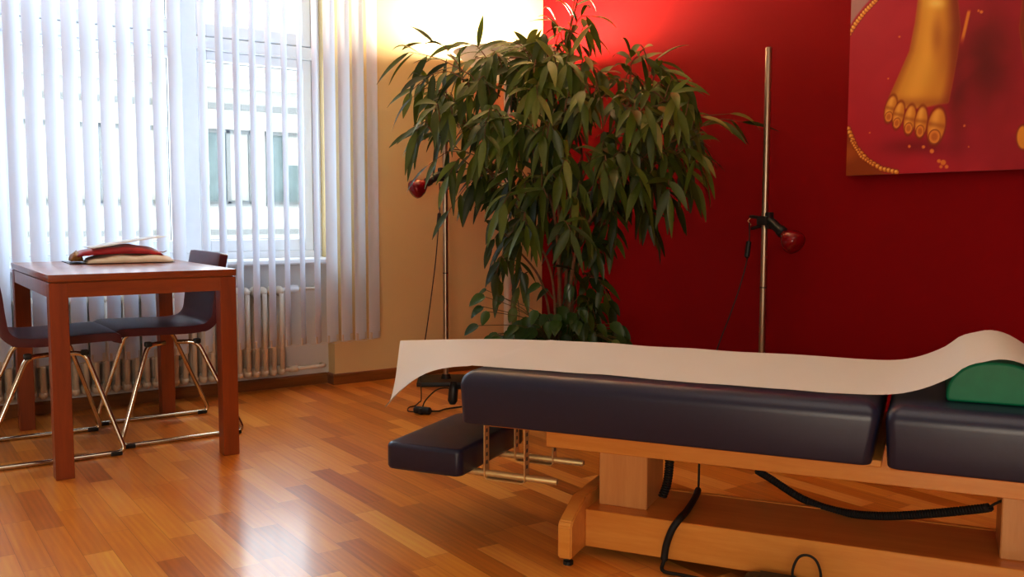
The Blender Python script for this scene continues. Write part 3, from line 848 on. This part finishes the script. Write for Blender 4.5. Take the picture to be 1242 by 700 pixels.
# ------------------------------------------------------------------ infrared lamps on poles
def ir_lamp(loc, head, ztop, label, cable_pts, zclamp):
    root = empty('infrared_lamp', loc, 0, label, 'lamp', 'red infrared lamps on steel poles')
    bm = bmesh.new(); bx(bm, -.16, .16, -.13, .13, 0, .026, .006, 2, Matrix.Rotation(-YAW + .05, 4, 'Z')); lathe(bm, [(.03, .026), (.022, .05), (0, .05)], 24); obj('base_plate', bm, M['black'], root, auto=35)
    bm = bmesh.new(); lathe(bm, [(0, .02), (.0145, .02), (.0145, ztop - .003), (.012, ztop), (0, ztop)], 20); obj('pole', bm, M['brushed'], root, auto=35)
    bm = bmesh.new(); lathe(bm, [(.0146, .62), (.0153, .621), (.0153, .625), (.0146, .626)], 20); obj('pole_joint', bm, M['gap'], root)
    h = V3(head).normalized(); side = RGT * (1 if h.dot(RGT) < 0 else -1)
    c = V3((0, 0, zclamp))
    # clamp jaws and spring handles
    bm = bmesh.new()
    q = V3((h.x, h.y, 0)).normalized(); Rz = Matrix.Rotation(math.atan2(q.y, q.x), 4, 'Z')
    Mx = Matrix.Translation(c) @ Rz
    bx(bm, -.03, .032, -.024, .024, -.020, .022, .008, 2, Mx)
    bx(bm, -.085, -.02, -.012, .012, .004, .018, .005, 2, Mx @ Matrix.Rotation(math.radians(6), 4, 'Y'))
    bx(bm, -.080, -.02, -.012, .012, -.024, -.010, .005, 2, Mx @ Matrix.Rotation(math.radians(-14), 4, 'Y'))
    bx(bm, .01, .04, -.016, .016, -.036, .04, .008, 2, Mx)
    cl = obj('clamp', bm, M['black'], root, auto=40)
    bm = bmesh.new(); tube(bm, [(Mx @ V3((-.085, 0, .012))), (Mx @ V3((-.098, 0, 0))), (Mx @ V3((-.08, 0, -.02)))], .003, 6); obj('spring_wire', bm, M['zinc'], cl, True)
    a = c + V3((h.x * .02, h.y * .02, h.z * .02)) + V3((q.x * .012, q.y * .012, .012))
    bm = bmesh.new()
    Mh = Matrix.Translation(a) @ h.to_track_quat('Z', 'Y').to_matrix().to_4x4()
    lathe(bm, [(0, -.02), (.018, -.018), (.021, -.008), (.021, .065), (.025, .07), (.025, .092), (.019, .098), (0, .098)], 24, Mh)
    obj('lamp_holder', bm, M['black'], root, auto=40)
    bm = bmesh.new()
    lathe(bm, [(.017, .09), (.020, .10), (.032, .115), (.046, .135), (.0525, .158), (.053, .172), (.049, .184), (.036, .194), (.018, .199), (0, .200)], 32, Mh)
    obj('red_bulb', bm, M['bulb'], root, True)
    bm = bmesh.new(); pts = [V3(p) - V3(loc) for p in cable_pts]
    tube(bm, spline(pts, 8), .0032, 8)
    cb = obj('cable', bm, M['cord'], root, True)
    return root, cb
DL = 5.28
LL = W(541, 462, DL); LL.z = 0
ztop = 1.70
cab = [W(533, 222, DL - .03), W(533.5, 240, DL - .02), W(533, 262, DL - .02), W(531.5, 280, DL - .02), W(528, 320, DL - .02), W(523, 360, DL - .03), W(517.5, 400, DL - .05), W(511, 440, DL - .1)]
e1 = W(509, 467, 4.97); e1.z = .02
cab += [W(510, 455, DL - .2), W(511, 479, 4.78)]
cab[-1].z = .012
P = [W(508, 486, 4.70), W(503, 492, 4.62), W(496, 493, 4.58), W(495, 499, 4.50), W(503, 501, 4.48)]
for q in P: q.z = .006
cab += P
lampL, cbL = ir_lamp(LL, (-.72 * cy_ - .35 * sy_, .72 * sy_ - .35 * cy_, -.46), ztop, 'infrared lamp with a red bulb on a steel pole by the cream wall', cab, .96 - (213 - 258) / F_PX * DL * 1.0)
def capsule(bm, a, b, r, n=12):
    a = V3(a); b = V3(b); d = (b - a); L = d.length
    Mx = Matrix.Translation(a) @ d.to_track_quat('Z', 'Y').to_matrix().to_4x4()
    lathe(bm, [(0, 0), (r * .6, .002), (r, r * .5), (r, L - r * .5), (r * .6, L - .002), (0, L)], n, Mx)
bm = bmesh.new(); capsule(bm, W(533, 258, DL - .02) - LL, W(531.5, 272, DL - .02) - LL, .010); obj('cord_switch', bm, M['black'], cbL, auto=40)
bm = bmesh.new(); a = W(502, 501, 4.48); b = W(523, 505, 4.44); a.z = b.z = .018; capsule(bm, a - LL, b - LL, .018)
bx(bm, -.02, .02, -.014, .014, 0, .03, .006, 2, Matrix.Translation((a + b) / 2 - LL + V3((0, 0, -.018))) )
obj('plug_connector', bm, M['black'], cbL, auto=40)
bm = bmesh.new(); pts = [b.copy(), W(532, 503, 4.5), W(541, 499, 4.55), W(560, 494, 4.6)]
for q in pts[1:]: q.z = .006
tube(bm, spline([p - LL for p in pts], 6), .004, 8)
c0 = (a + b) / 2; c0.z = .03
pts = [c0 - LL, W(516, 486, 4.5) - LL, W(528, 474, 4.55) - LL, W(540, 470.5, 4.6) - LL, W(552, 473, 4.62) - LL]
tube(bm, spline(pts, 6), .0035, 8)
obj('extension_lead', bm, M['rubber'], cbL, True)

DR = 4.30
LR = W(922, 509, DR); LR.z = 0
cab = [W(909, 270, DR - .03), W(909, 283, DR - .02), W(908, 300, DR - .02), W(905, 320, DR), W(896, 352, DR), W(884, 386, DR + .01), W(872, 417, DR + .02), W(862, 450, DR + .02), W(858, 480, DR + .02)]
lampR, cbR = ir_lamp(LR, (.46 * cy_ - .66 * sy_, -.46 * sy_ - .66 * cy_, -.56), 1.70, 'infrared lamp with a red bulb on a steel pole in front of the red wall', cab, .96 - (267 - 258) / F_PX * DR)
bm = bmesh.new(); capsule(bm, W(908.6, 292, DR - .02) - LR, W(905.5, 313, DR - .02) - LR, .012); obj('cord_switch', bm, M['black'], cbR, auto=40)

# ------------------------------------------------------------------ uplighter in the corner
UL = V3((3.06, 4.44, 0)); ZR = 1.87
up = empty('uplighter', UL, 0, 'tall white bowl uplighter in the corner behind the big plant', 'floor lamp')
bm = bmesh.new(); lathe(bm, [(0, 0), (.14, 0), (.142, .012), (.13, .022), (.03, .03), (.022, .04), (0, .04)], 40); obj('lamp_base', bm, M['shade'], up, auto=35)
bm = bmesh.new(); lathe(bm, [(0, .03), (.0225, .03), (.0225, ZR - .16), (0, ZR - .16)], 24); obj('lamp_pole', bm, M['shade'], up, auto=35)
bm = bmesh.new(); pr = [(.024, ZR - .175), (.07, ZR - .165), (.16, ZR - .115), (.25, ZR - .05), (.312, ZR), (.309, ZR + .001), (.247, ZR - .045), (.155, ZR - .108), (.065, ZR - .158), (0, ZR - .165)]
lathe(bm, pr, 48); obj('bowl_shade', bm, M['opal'], up, True)
bm = bmesh.new(); lathe(bm, [(0, ZR - .16), (.02, ZR - .16), (.02, ZR - .11), (0, ZR - .11)], 16); obj('lamp_socket', bm, M['black'], up)
bm = bmesh.new(); lathe(bm, [(.01, ZR - .112), (.03, ZR - .095), (.034, ZR - .075), (.025, ZR - .055), (0, ZR - .048)], 20); obj('light_bulb', bm, emit_mat('lamp_glow', (1, .78, .45, 1), 12), up, True)

# ------------------------------------------------------------------ picture on the red wall
def paint(cx, cy):
    """colour of the golden-feet print; cx, cy in units of a 706-wide study of its visible part"""
    n = cx.shape
    def sm(a, b, x): t = np.clip((x - a) / (b - a), 0, 1); return t * t * (3 - 2 * t)
    C = np.zeros(n + (3,))
    def put(mask, col):
        m = mask[..., None]; C[:] = C * (1 - m) + np.array(col) * m
    rs = np.random.RandomState(4)
    wob = sum(np.sin(cx * a + cy * b + c) for a, b, c in zip(rs.uniform(-.05, .05, 9), rs.uniform(-.05, .05, 9), rs.uniform(0, 6, 9))) / 4
    C[:] = np.array((158, 26, 44))
    put(sm(430, 640, cx) * .6, (128, 18, 26))
    put(np.exp(-(((cx - 570) / 90) ** 2 + ((cy - 210) / 170) ** 2)) * .8, (84, 10, 8))
    put(np.exp(-(((cx - 470) / 40) ** 2 + ((cy - 330) / 200) ** 2)) * .65, (86, 10, 10))
    put(np.exp(-(((cx - 330) / 130) ** 2 + ((cy - 520) / 30) ** 2)) * .6, (92, 8, 20))
    put(np.clip(wob, 0, 1) * .12, (196, 50, 60))
    def foot(X, Y):
        L = np.interp(Y, [-400, 0, 80, 180, 260, 320, 360, 400], [335, 330, 320, 300, 265, 238, 222, 215])
        R = np.interp(Y, [-400, 0, 100, 200, 300, 340, 400, 440], [470, 472, 482, 470, 452, 444, 432, 425])
        body = sm(-4, 5, X - L) * sm(-4, 5, R - X) * sm(6, -6, Y - 372 - 12 * np.cos((X - 300) / 60))
        s = np.clip((X - L) / np.maximum(R - L, 1), 0, 1)
        put(body, (196, 134, 42))
        put(body * np.exp(-((s - .38) / .22) ** 2) * .7, (226, 166, 66))
        put(body * sm(.58, .95, s) * sm(330, 120, Y) * .85, (112, 46, 10))
        put(body * sm(.8, 1, s) * .7, (120, 40, 12))
        put(body * sm(.16, 0, s) * .6, (140, 72, 16))
        put(body * np.exp(-(((X - 395) / 28) ** 2 + ((Y - 12) / 16) ** 2)) * .9, (240, 200, 110))
        put(body * np.exp(-(((X - 400) / 22) ** 2 + ((Y - 130) / 70) ** 2)) * .5, (130, 64, 14))
        put(body * np.exp(-((Y - 366) / 20) ** 2) * .45, (128, 60, 14))
        for (tx, ty, rx, ry, k) in ((234, 386, 21, 52, .24), (262, 408, 20, 52, .22), (302, 424, 22, 56, .16), (342, 432, 23, 60, .12), (396, 446, 33, 70, .18)):
            ca, sa = math.cos(k), math.sin(k); dx = X - tx; dy = Y - ty
            a = (dx * ca + dy * sa) / rx; b = (-dx * sa + dy * ca) / ry; q = a * a + b * b
            put(sm(1.4, .9, q) * .75, (118, 50, 12)); put(sm(1.0, .65, q), (194, 124, 40))
            put(np.exp(-(((a + .25) / .5) ** 2)) * sm(.9, .5, q) * .75, (232, 172, 80))
            put(np.exp(-((b + .05) / .14) ** 2) * sm(.9, .6, q) * .5, (134, 66, 16))
            a2 = a / .62; b2 = (b - .55) / .36; q2 = a2 * a2 + b2 * b2
            put(sm(1.3, 1.0, q2), (118, 56, 14)); put(sm(1.0, .75, q2), (206, 130, 50)); put(sm(.5, .1, q2) * .5, (150, 70, 20))
    foot(cx, cy)
    foot(1172 - cx, cy)
    for (tx, ty, rx, ry) in ((704, 486, 26, 46),):
        q = ((cx - tx) / rx) ** 2 + ((cy - ty) / ry) ** 2; put(sm(1.2, .9, q), (120, 50, 12)); put(sm(.95, .6, q), (206, 136, 44))
    def chain(pts, r, col, gapc):
        for i in range(len(pts) - 1):
            (x0, y0), (x1, y1) = pts[i], pts[i + 1]
            k = max(2, int(math.hypot(x1 - x0, y1 - y0) / (r * 1.5)))
            for j in range(k):
                t = j / k; px, py = lerp(x0, x1, t), lerp(y0, y1, t)
                q = ((cx - px) ** 2 + (cy - py) ** 2) / (r * r)
                put(sm(1.8, 1.1, q) * .8, gapc); put(sm(1.1, .6, q), col); put(sm(.35, .05, ((cx - px + r * .3) ** 2 + (cy - py + r * .3) ** 2) / (r * r)) * .8, (246, 196, 110))
    fill = sm(-6, 8, (cy - np.interp(cx, [60, 85, 130, 200, 275], [430, 470, 560, 606, 640])))
    put(fill, (132, 58, 16)); put(fill * np.clip(wob, 0, 1) * .5, (176, 96, 30))
    chain([(84, 456), (110, 520), (150, 565), (200, 596), (268, 612)], 9, (206, 130, 44), (96, 34, 10))
    chain([(96, 500), (130, 555), (180, 590)], 6, (190, 110, 36), (96, 34, 10))
    chain([(88, 120), (110, 84), (140, 44), (190, -8), (250, -70)], 8, (206, 130, 44), (90, 20, 14))
    fill = sm(6, -8, cy - np.interp(cx, [60, 88, 110, 140, 190], [130, 96, 62, 24, -30])); put(fill * .9, (150, 120, 118))
    st = np.abs((cx - np.interp(cy, [36, 150], [512, 486]))) ; put(sm(9, 3, st) * sm(30, 45, cy) * sm(165, 120, cy), (200, 120, 40))
    for (px, py, r) in ((420, 575, 10), (405, 570, 7), (432, 590, 7), (412, 590, 6), (555, 42, 6), (545, 38, 4), (265, 130, 4), (225, 278, 3), (495, 445, 4), (510, 520, 3), (160, 470, 3), (380, 535, 8), (350, 520, 6), (300, 518, 5)):
        q = ((cx - px) ** 2 + (cy - py) ** 2) / r ** 2; put(sm(1.3, .6, q), (206, 120, 50))
    return C
CX, CY0, CY1, CZ0, CZ1 = 3.547, 2.535, 1.28, 1.125, 2.15
ny, nz = 400, 330
ys = np.linspace(CY0, CY1, ny); zs = np.linspace(CZ0, CZ1, nz)
YY, ZZ = np.meshgrid(ys, zs)
D = np.stack([np.full_like(YY, CX), YY, ZZ - CAM_Z], -1)
zz = D @ np.array(FWD); uu = 621 + F_PX * (D @ np.array(RGT)) / zz; vv = 350 - F_PX * (D @ np.array(UPV)) / zz
Cc = paint((uu - 1000) * 2.917, vv * 2.917) / 255.
Cc = np.clip(Cc * 1.12, 0, 1)
Cl = np.where(Cc <= .04045, Cc / 12.92, ((Cc + .055) / 1.055) ** 2.4)
me = bpy.data.meshes.new('print_surface')
co = np.stack([np.full_like(YY, CX), YY, ZZ], -1).reshape(-1, 3)
idx = np.arange(ny * nz).reshape(nz, ny)
fc = np.stack([idx[:-1, :-1], idx[1:, :-1], idx[1:, 1:], idx[:-1, 1:]], -1).reshape(-1, 4)
pic = empty('canvas_print', (CX, (CY0 + CY1) / 2, CZ0), 0, 'canvas print of golden statue feet on crimson cloth, hung on the red wall', 'picture')
co = co - np.array([CX, (CY0 + CY1) / 2, CZ0])
me.from_pydata(co.tolist(), [], fc.tolist()); me.update()
ca = me.color_attributes.new('print', 'FLOAT_COLOR', 'POINT')
ca.data.foreach_set('color', np.concatenate([Cl.reshape(-1, 3), np.ones((ny * nz, 1))], 1).astype(np.float32).ravel())
link('print_surface', me, vcol_mat('canvas_print', 'print', .55), pic)
hw_ = (CY0 - CY1) / 2
bm = bmesh.new(); bx(bm, .0006, XR - CX - .0005, -hw_, hw_, 0, CZ1 - CZ0); obj('stretcher_frame', bm, mat('crimson_canvas_edge', lin(120, 20, 32), .7), pic)

# ------------------------------------------------------------------ big ficus
PD = 4.40
PP = V3((2.73, 3.46, 0))
fic = empty('potted_ficus', PP, 0, 'tall bushy long-leaved ficus in front of the room corner', 'potted plant')
bm = bmesh.new(); lathe(bm, [(0, 0), (.17, 0), (.18, .01), (.235, .33), (.245, .335), (.245, .36), (.228, .362), (.222, .32), (.0, .32)], 40); obj('pot', bm, M['pot'], fic, auto=35)
bm = bmesh.new(); lathe(bm, [(.2195, .322), (.15, .335), (.06, .34), (0, .338)], 24); obj('soil', bm, M['soil'], fic, True)
stems = [
    [(680, 425, 0), (678, 330, 0), (670, 250, -.02), (640, 180, -.05), (600, 140, -.1), (572, 92, -.1)],
    [(688, 425, .02), (687, 330, .03), (697, 240, .05), (735, 170, .02), (780, 110, -.02), (815, 130, -.05)],
    [(674, 425, .04), (680, 300, .06), (673, 200, .08), (668, 120, .05), (690, 40, .05), (702, -5, .05)],
    [(688, 425, -.02), (700, 300, -.05), (755, 215, -.1), (800, 180, -.12), (842, 160, -.1)],
    [(674, 425, -.03), (668, 330, -.08), (630, 255, -.12), (585, 200, -.15)],
    [(672, 425, .0), (658, 345, .05), (625, 300, .08), (612, 290, .08)],
    [(684, 425, .06), (692, 320, .12), (688, 230, .2), (650, 150, .25), (620, 100, .25)],
    [(690, 425, .0), (706, 310, .12), (760, 230, .18), (800, 230, .2)],
]
tr = bmesh.new(); br = bmesh.new()
for k, s in enumerate(stems):
    pts = spline([W(u, v, PD + d) - PP for u, v, d in s], 7); n = len(pts)
    tube(tr, pts, [lerp(.010 if k < 4 else .007, .003, i / (n - 1)) for i in range(n)], 7)
obj('trunk', tr, M['bark'], fic, True)

class Leaves:
    def __init__(s): s.v = []; s.f = []; s.t = []
    def leaf(s, base, d, nrm, L, w, bend, tone, rng, heart=False):
        d = d.normalized(); side = d.cross(nrm)
        side = side.normalized() if side.length > 1e-4 else d.orthogonal().normalized()
        nrm = side.cross(d).normalized(); K = 7; i0 = len(s.v); fold = .18 + .2 * rng.random(); tw = rng.uniform(-.35, .35)
        for k in range(K + 1):
            t = k / K
            if heart: ww = w * (math.sin(PI * min(1, t * .96 + .04)) ** .55) * (1 - .55 * t) * 1.5
            else: ww = w * (math.sin(PI * (t ** .8) * .985 + .01) ** .9) + .0006
            ang = bend * t
            c = base + d * (L * t * (math.cos(ang * .6))) + V3((0, 0, -1)) * (L * t * t * math.sin(abs(ang)) * .55)
            sd = side * math.cos(tw * t) + nrm * math.sin(tw * t)
            if heart and t < .12: c = c - d * 0
            s.v += [c + sd * ww + nrm * ww * fold, c, c - sd * ww + nrm * ww * fold]; s.t += [tone] * 3
        for k in range(K):
            a = i0 + k * 3
            s.f += [(a, a + 1, a + 4, a + 3), (a + 1, a + 2, a + 5, a + 4)]
    def build(s, name, m, parent):
        me = bpy.data.meshes.new(name); me.from_pydata([tuple(v) for v in s.v], [], s.f); me.update()
        at = me.attributes.new('tone', 'FLOAT', 'POINT'); at.data.foreach_set('value', s.t)
        return link(name, me, m, parent, True)
rng = random.Random(11)
LV = Leaves()
def twig(p0, p1, n, Lr=(.13, .185), droop=.75, tone=.4, sag=.05, spread=.8):
    """a twig from p0 to p1 (room space) with n alternate drooping leaves"""
    mid = (p0 + p1) / 2 + V3((0, 0, sag)); pts = spline([p0 - PP, mid - PP, p1 - PP], 6)
    tube(br, pts, [lerp(.0032, .0014, i / (len(pts) - 1)) for i in range(len(pts))], 5)
    td = (p1 - p0).normalized()
    for i in range(n):
        t = .18 + .82 * i / max(1, n - 1); j = min(len(pts) - 2, int(t * (len(pts) - 1))); q = pts[j].lerp(pts[j + 1], t * (len(pts) - 1) - j)
        tang = (pts[j + 1] - pts[j]).normalized()
        a = (i * 2.4) + rng.uniform(-.4, .4)
        e = tang.orthogonal().normalized(); f = tang.cross(e)
        lat = e * math.cos(a) + f * math.sin(a)
        dr = droop * rng.uniform(.25, 1.15)
        last = (i == n - 1)
        d = tang * (1.0 if last else .55) + lat * (.2 if last else spread * rng.uniform(.6, 1)) + V3((0, 0, -1)) * dr * .8
        nr = V3((rng.uniform(-.5, .5), rng.uniform(-.5, .5), 1)) - FWD * .6
        LV.leaf(q, d, nr, rng.uniform(*Lr), rng.uniform(.0135, .0212), rng.uniform(.1, .9), min(1, max(0, tone + rng.gauss(0, .18))), rng)
def tw(u0, v0, u1, v1, d0, d1, n, **k): twig(W(u0, v0, PD + d0), W(u1, v1, PD + d1), n, **k)
# outline sprays, surveyed from the photograph
tw(572, 92, 497, 63, -.1, -.12, 9, Lr=(.15, .21), droop=.95, tone=.25, sag=.02, spread=.55)
tw(560, 85, 515, 52, -.1, -.05, 4, Lr=(.12, .17), droop=.15, tone=.25, spread=.5)
tw(545, 120, 500, 118, -.1, -.1, 4, Lr=(.12, .16), droop=.6, tone=.25)
tw(690, 45, 702, -12, .05, .05, 8, Lr=(.13, .2), droop=.15, tone=.45, spread=1.)
tw(685, 60, 668, 25, .05, .1, 5, Lr=(.13, .18), droop=.2, tone=.4, spread=1.)
tw(690, 50, 715, 20, .05, .0, 5, Lr=(.12, .18), droop=.2, tone=.4, spread=1.)
tw(660, 90, 610, 50, .05, .05, 6, Lr=(.15, .2), droop=.35, tone=.5, spread=.6)
tw(640, 100, 590, 75, .05, .05, 6, Lr=(.14, .2), droop=.5, tone=.5)
tw(665, 85, 612, 62, .1, .2, 8, Lr=(.15, .2), droop=.35, tone=.45, spread=.9)
tw(640, 90, 600, 88, .2, .25, 7, Lr=(.14, .19), droop=.4, tone=.35)
tw(650, 95, 628, 58, -.1, -.1, 6, Lr=(.14, .19), droop=.4, tone=.55)
tw(575, 110, 520, 92, -.1, -.2, 7, Lr=(.15, .2), droop=.8, tone=.25)
tw(655, 80, 640, 50, .1, .1, 4, Lr=(.1, .15), droop=.2, tone=.3)
tw(765, 110, 765, 68, .0, -.02, 7, Lr=(.13, .18), droop=.35, tone=.6, spread=.9)
tw(780, 105, 800, 75, -.02, -.03, 6, Lr=(.15, .2), droop=.3, tone=.45, spread=.7)
tw(790, 110, 820, 110, -.05, -.06, 6, Lr=(.15, .2), droop=.8, tone=.4)
tw(800, 165, 885, 138, -.1, -.12, 3, Lr=(.12, .17), droop=.3, tone=.75, sag=.03, spread=.5)
tw(842, 158, 900, 148, -.1, -.12, 4, Lr=(.13, .18), droop=.55, tone=.35, sag=.03, spread=.4)
tw(600, 210, 545, 255, -.1, -.1, 4, Lr=(.12, .17), droop=1., tone=.15)
tw(590, 170, 530, 160, -.12, -.12, 7, Lr=(.14, .19), droop=.8, tone=.3)
tw(580, 190, 520, 200, -.12, -.12, 5, Lr=(.14, .18), droop=1., tone=.2)
tw(800, 180, 835, 215, -.1, -.12, 5, Lr=(.14, .19), droop=.9, tone=.3)
tw(780, 220, 815, 240, -.1, -.1, 5, Lr=(.14, .19), droop=.9, tone=.2)
tw(640, 260, 615, 300, .05, .05, 5, Lr=(.14, .2), droop=1., tone=.3)
tw(625, 300, 603, 350, .08, .08, 6, Lr=(.1, .14), droop=.9, tone=.25)
tw(640, 330, 625, 370, .06, .06, 6, Lr=(.1, .15), droop=1., tone=.25)
tw(640, 210, 655, 250, -.2, -.25, 7, Lr=(.16, .22), droop=1., tone=.4)
tw(615, 240, 600, 262, -.1, -.12, 4, Lr=(.12, .18), droop=1., tone=.25)
regions = [(560, 140, 45, 42, 13), (618, 115, 55, 38, 14), (685, 105, 55, 48, 20), (598, 185, 42, 42, 13), (645, 205, 42, 48, 16), (650, 255, 36, 32, 9),
           (762, 118, 48, 36, 16), (800, 155, 38, 45, 14), (772, 205, 46, 42, 18), (748, 245, 46, 30, 12), (722, 165, 48, 50, 13), (808, 200, 18, 36, 5),
           (706, 335, 17, 52, 13), (628, 300, 20, 40, 6), (685, 290, 16, 30, 5), (640, 150, 50, 40, 12), (700, 215, 22, 30, 4)]
for (cx, cy, rx, ry, n) in regions:
    for i in range(n):
        a = rng.uniform(0, 2 * PI); r = math.sqrt(rng.random()); u = cx + rx * r * math.cos(a); v = cy + ry * r * math.sin(a)
        dd = rng.uniform(-.42, .34); low = v > 290
        if low: dd *= .3
        ox, oy = (u - 690) / 200, (v - 170) / 170
        L = rng.uniform(18, 38)
        u1 = u + L * (ox * 1.1 + rng.uniform(-.7, .7)); v1 = v + L * (oy * .5 + rng.uniform(-.6, .5))
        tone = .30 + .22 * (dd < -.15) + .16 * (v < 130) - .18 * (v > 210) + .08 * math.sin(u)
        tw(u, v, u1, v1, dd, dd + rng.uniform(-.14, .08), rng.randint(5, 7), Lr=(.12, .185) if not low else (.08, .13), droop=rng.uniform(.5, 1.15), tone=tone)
tag(obj('twigs', br, M['bark'], fic, True), kind='stuff')
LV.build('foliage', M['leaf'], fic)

# pothos trailing out of the same pot
pot = empty('trailing_pothos', PP + V3((0, 0, .345)), 0, 'small trailing heart-leaved plant at the foot of the ficus, above the white paper', 'potted plant')
PO = PP + V3((0, 0, .345))
LV2 = Leaves(); sb = bmesh.new()
def pleaf(u, v, d, size, su, sv, tone=.4):
    p = W(u, v, PD + d) - PO; s0 = W(su, sv, PD + d * .3) - PO
    tube(sb, spline([s0, (s0 + p) / 2 + V3((0, 0, .03)), p], 5), .0018, 5)
    dr = (p - s0); dr.z = -.04 - .12 * rng.random() * 1.0; dr = dr.normalized() + V3((rng.uniform(-.5, .5), rng.uniform(-.5, .5), rng.uniform(-.7, .1)))
    LV2.leaf(p, dr, V3((rng.uniform(-.4, .4), rng.uniform(-.4, .4), 1)) - FWD * .9, size, size * .30, .4, tone + rng.gauss(0, .15), rng, True)
for (u, v, d, sz) in ((588, 360, .0, .09), (585, 372, 0, .08), (592, 378, -.05, .07), (580, 395, -.1, .08), (597, 408, -.12, .08), (590, 352, .05, .08), (604, 405, -.1, .09), (622, 402, -.1, .08), (612, 362, .05, .08),
                      (625, 375, 0, .07), (655, 345, .0, .09), (665, 352, .0, .08), (640, 385, -.1, .07), (650, 400, -.15, .09), (745, 398, -.1, .1), (752, 412, -.1, .09), (738, 408, -.05, .09), (728, 395, 0, .08), (715, 402, -.1, .08),
                      (700, 392, -.1, .09), (710, 375, 0, .09), (722, 345, .05, .1), (712, 352, .0, .09), (715, 330, .05, .09), (690, 345, -.05, .08), (700, 362, -.05, .09), (725, 370, .05, .08), (680, 372, -.12, .09), (672, 382, -.12, .09)):
    pleaf(u, v, d, sz * .92, rng.uniform(660, 700), 412, .38)
for i in range(95):
    u = rng.uniform(605, 748); h = 1 - abs((u - 685) / 75) ** 2
    v = rng.uniform(412 - 46 * max(.1, h), 416); pleaf(u, v, rng.uniform(-.22, .12), rng.uniform(.055, .085), lerp(u, 680, .6), 416, .3)
obj('stems', sb, M['stem'], pot, True)
LV2.build('leaves', M['pothos'], pot)

# ------------------------------------------------------------------ light
wd = bpy.data.worlds.new('sky'); S.world = wd; wd.use_nodes = True
bg = wd.node_tree.nodes['Background']; bg.inputs[0].default_value = (.80, .90, 1.0, 1); bg.inputs[1].default_value = 11.5
def light(name, typ, loc, energy, col, **k):
    l = bpy.data.lights.new(name, typ); l.energy = energy; l.color = col
    for a, b in k.items(): setattr(l, a, b)
    o = bpy.data.objects.new(name, l); COL.objects.link(o); o.location = loc; return o
s = light('sun', 'SUN', (0, 0, 10), 1.2, (1, .95, .86), angle=.02); s.rotation_euler = V3((-.35, 1, -1.15)).to_track_quat('-Z', 'Y').to_euler()
light('uplighter_bulb', 'POINT', UL + V3((0, 0, ZR - .045)), 230, (1, .79, .52), shadow_soft_size=.11)
p = light('window_daylight', 'AREA', (.7, 5.12, 1.7), 1, (1, 1, 1), shape='RECTANGLE', size=2.8, size_y=2.0); p.rotation_euler = (-PI / 2, 0, 0)
p.data.cycles.is_portal = True
c_ = light('ceiling_fill', 'AREA', (1.2, .6, 2.98), 17, (1, .88, .74), shape='DISK', size=2.2)  # unseen fill light added under the ceiling to lift the whole room
f_ = light('low_fill', 'AREA', (-1.3, -1.2, 1.05), 50, (1, .86, .67), shape='DISK', size=1.4)  # added warm fill, low and out of view, brightens the bench front
f_.rotation_euler = V3((2.6, 3.6, -.75)).to_track_quat('-Z', 'Y').to_euler()

S.view_settings.view_transform = 'Standard'; S.view_settings.look = 'None'
S.view_settings.exposure = 0.0; S.view_settings.gamma = 1.0
S.view_settings.use_curve_mapping = True
cm = S.view_settings.curve_mapping; cv = cm.curves[3]
cv.points.new(.06, .053); cv.points.new(.3, .315)
cm.update()
try:
    S.cycles.use_denoising = True; S.cycles.max_bounces = 10; S.cycles.transparent_max_bounces = 16; S.cycles.sample_clamp_indirect = 8
except Exception: pass
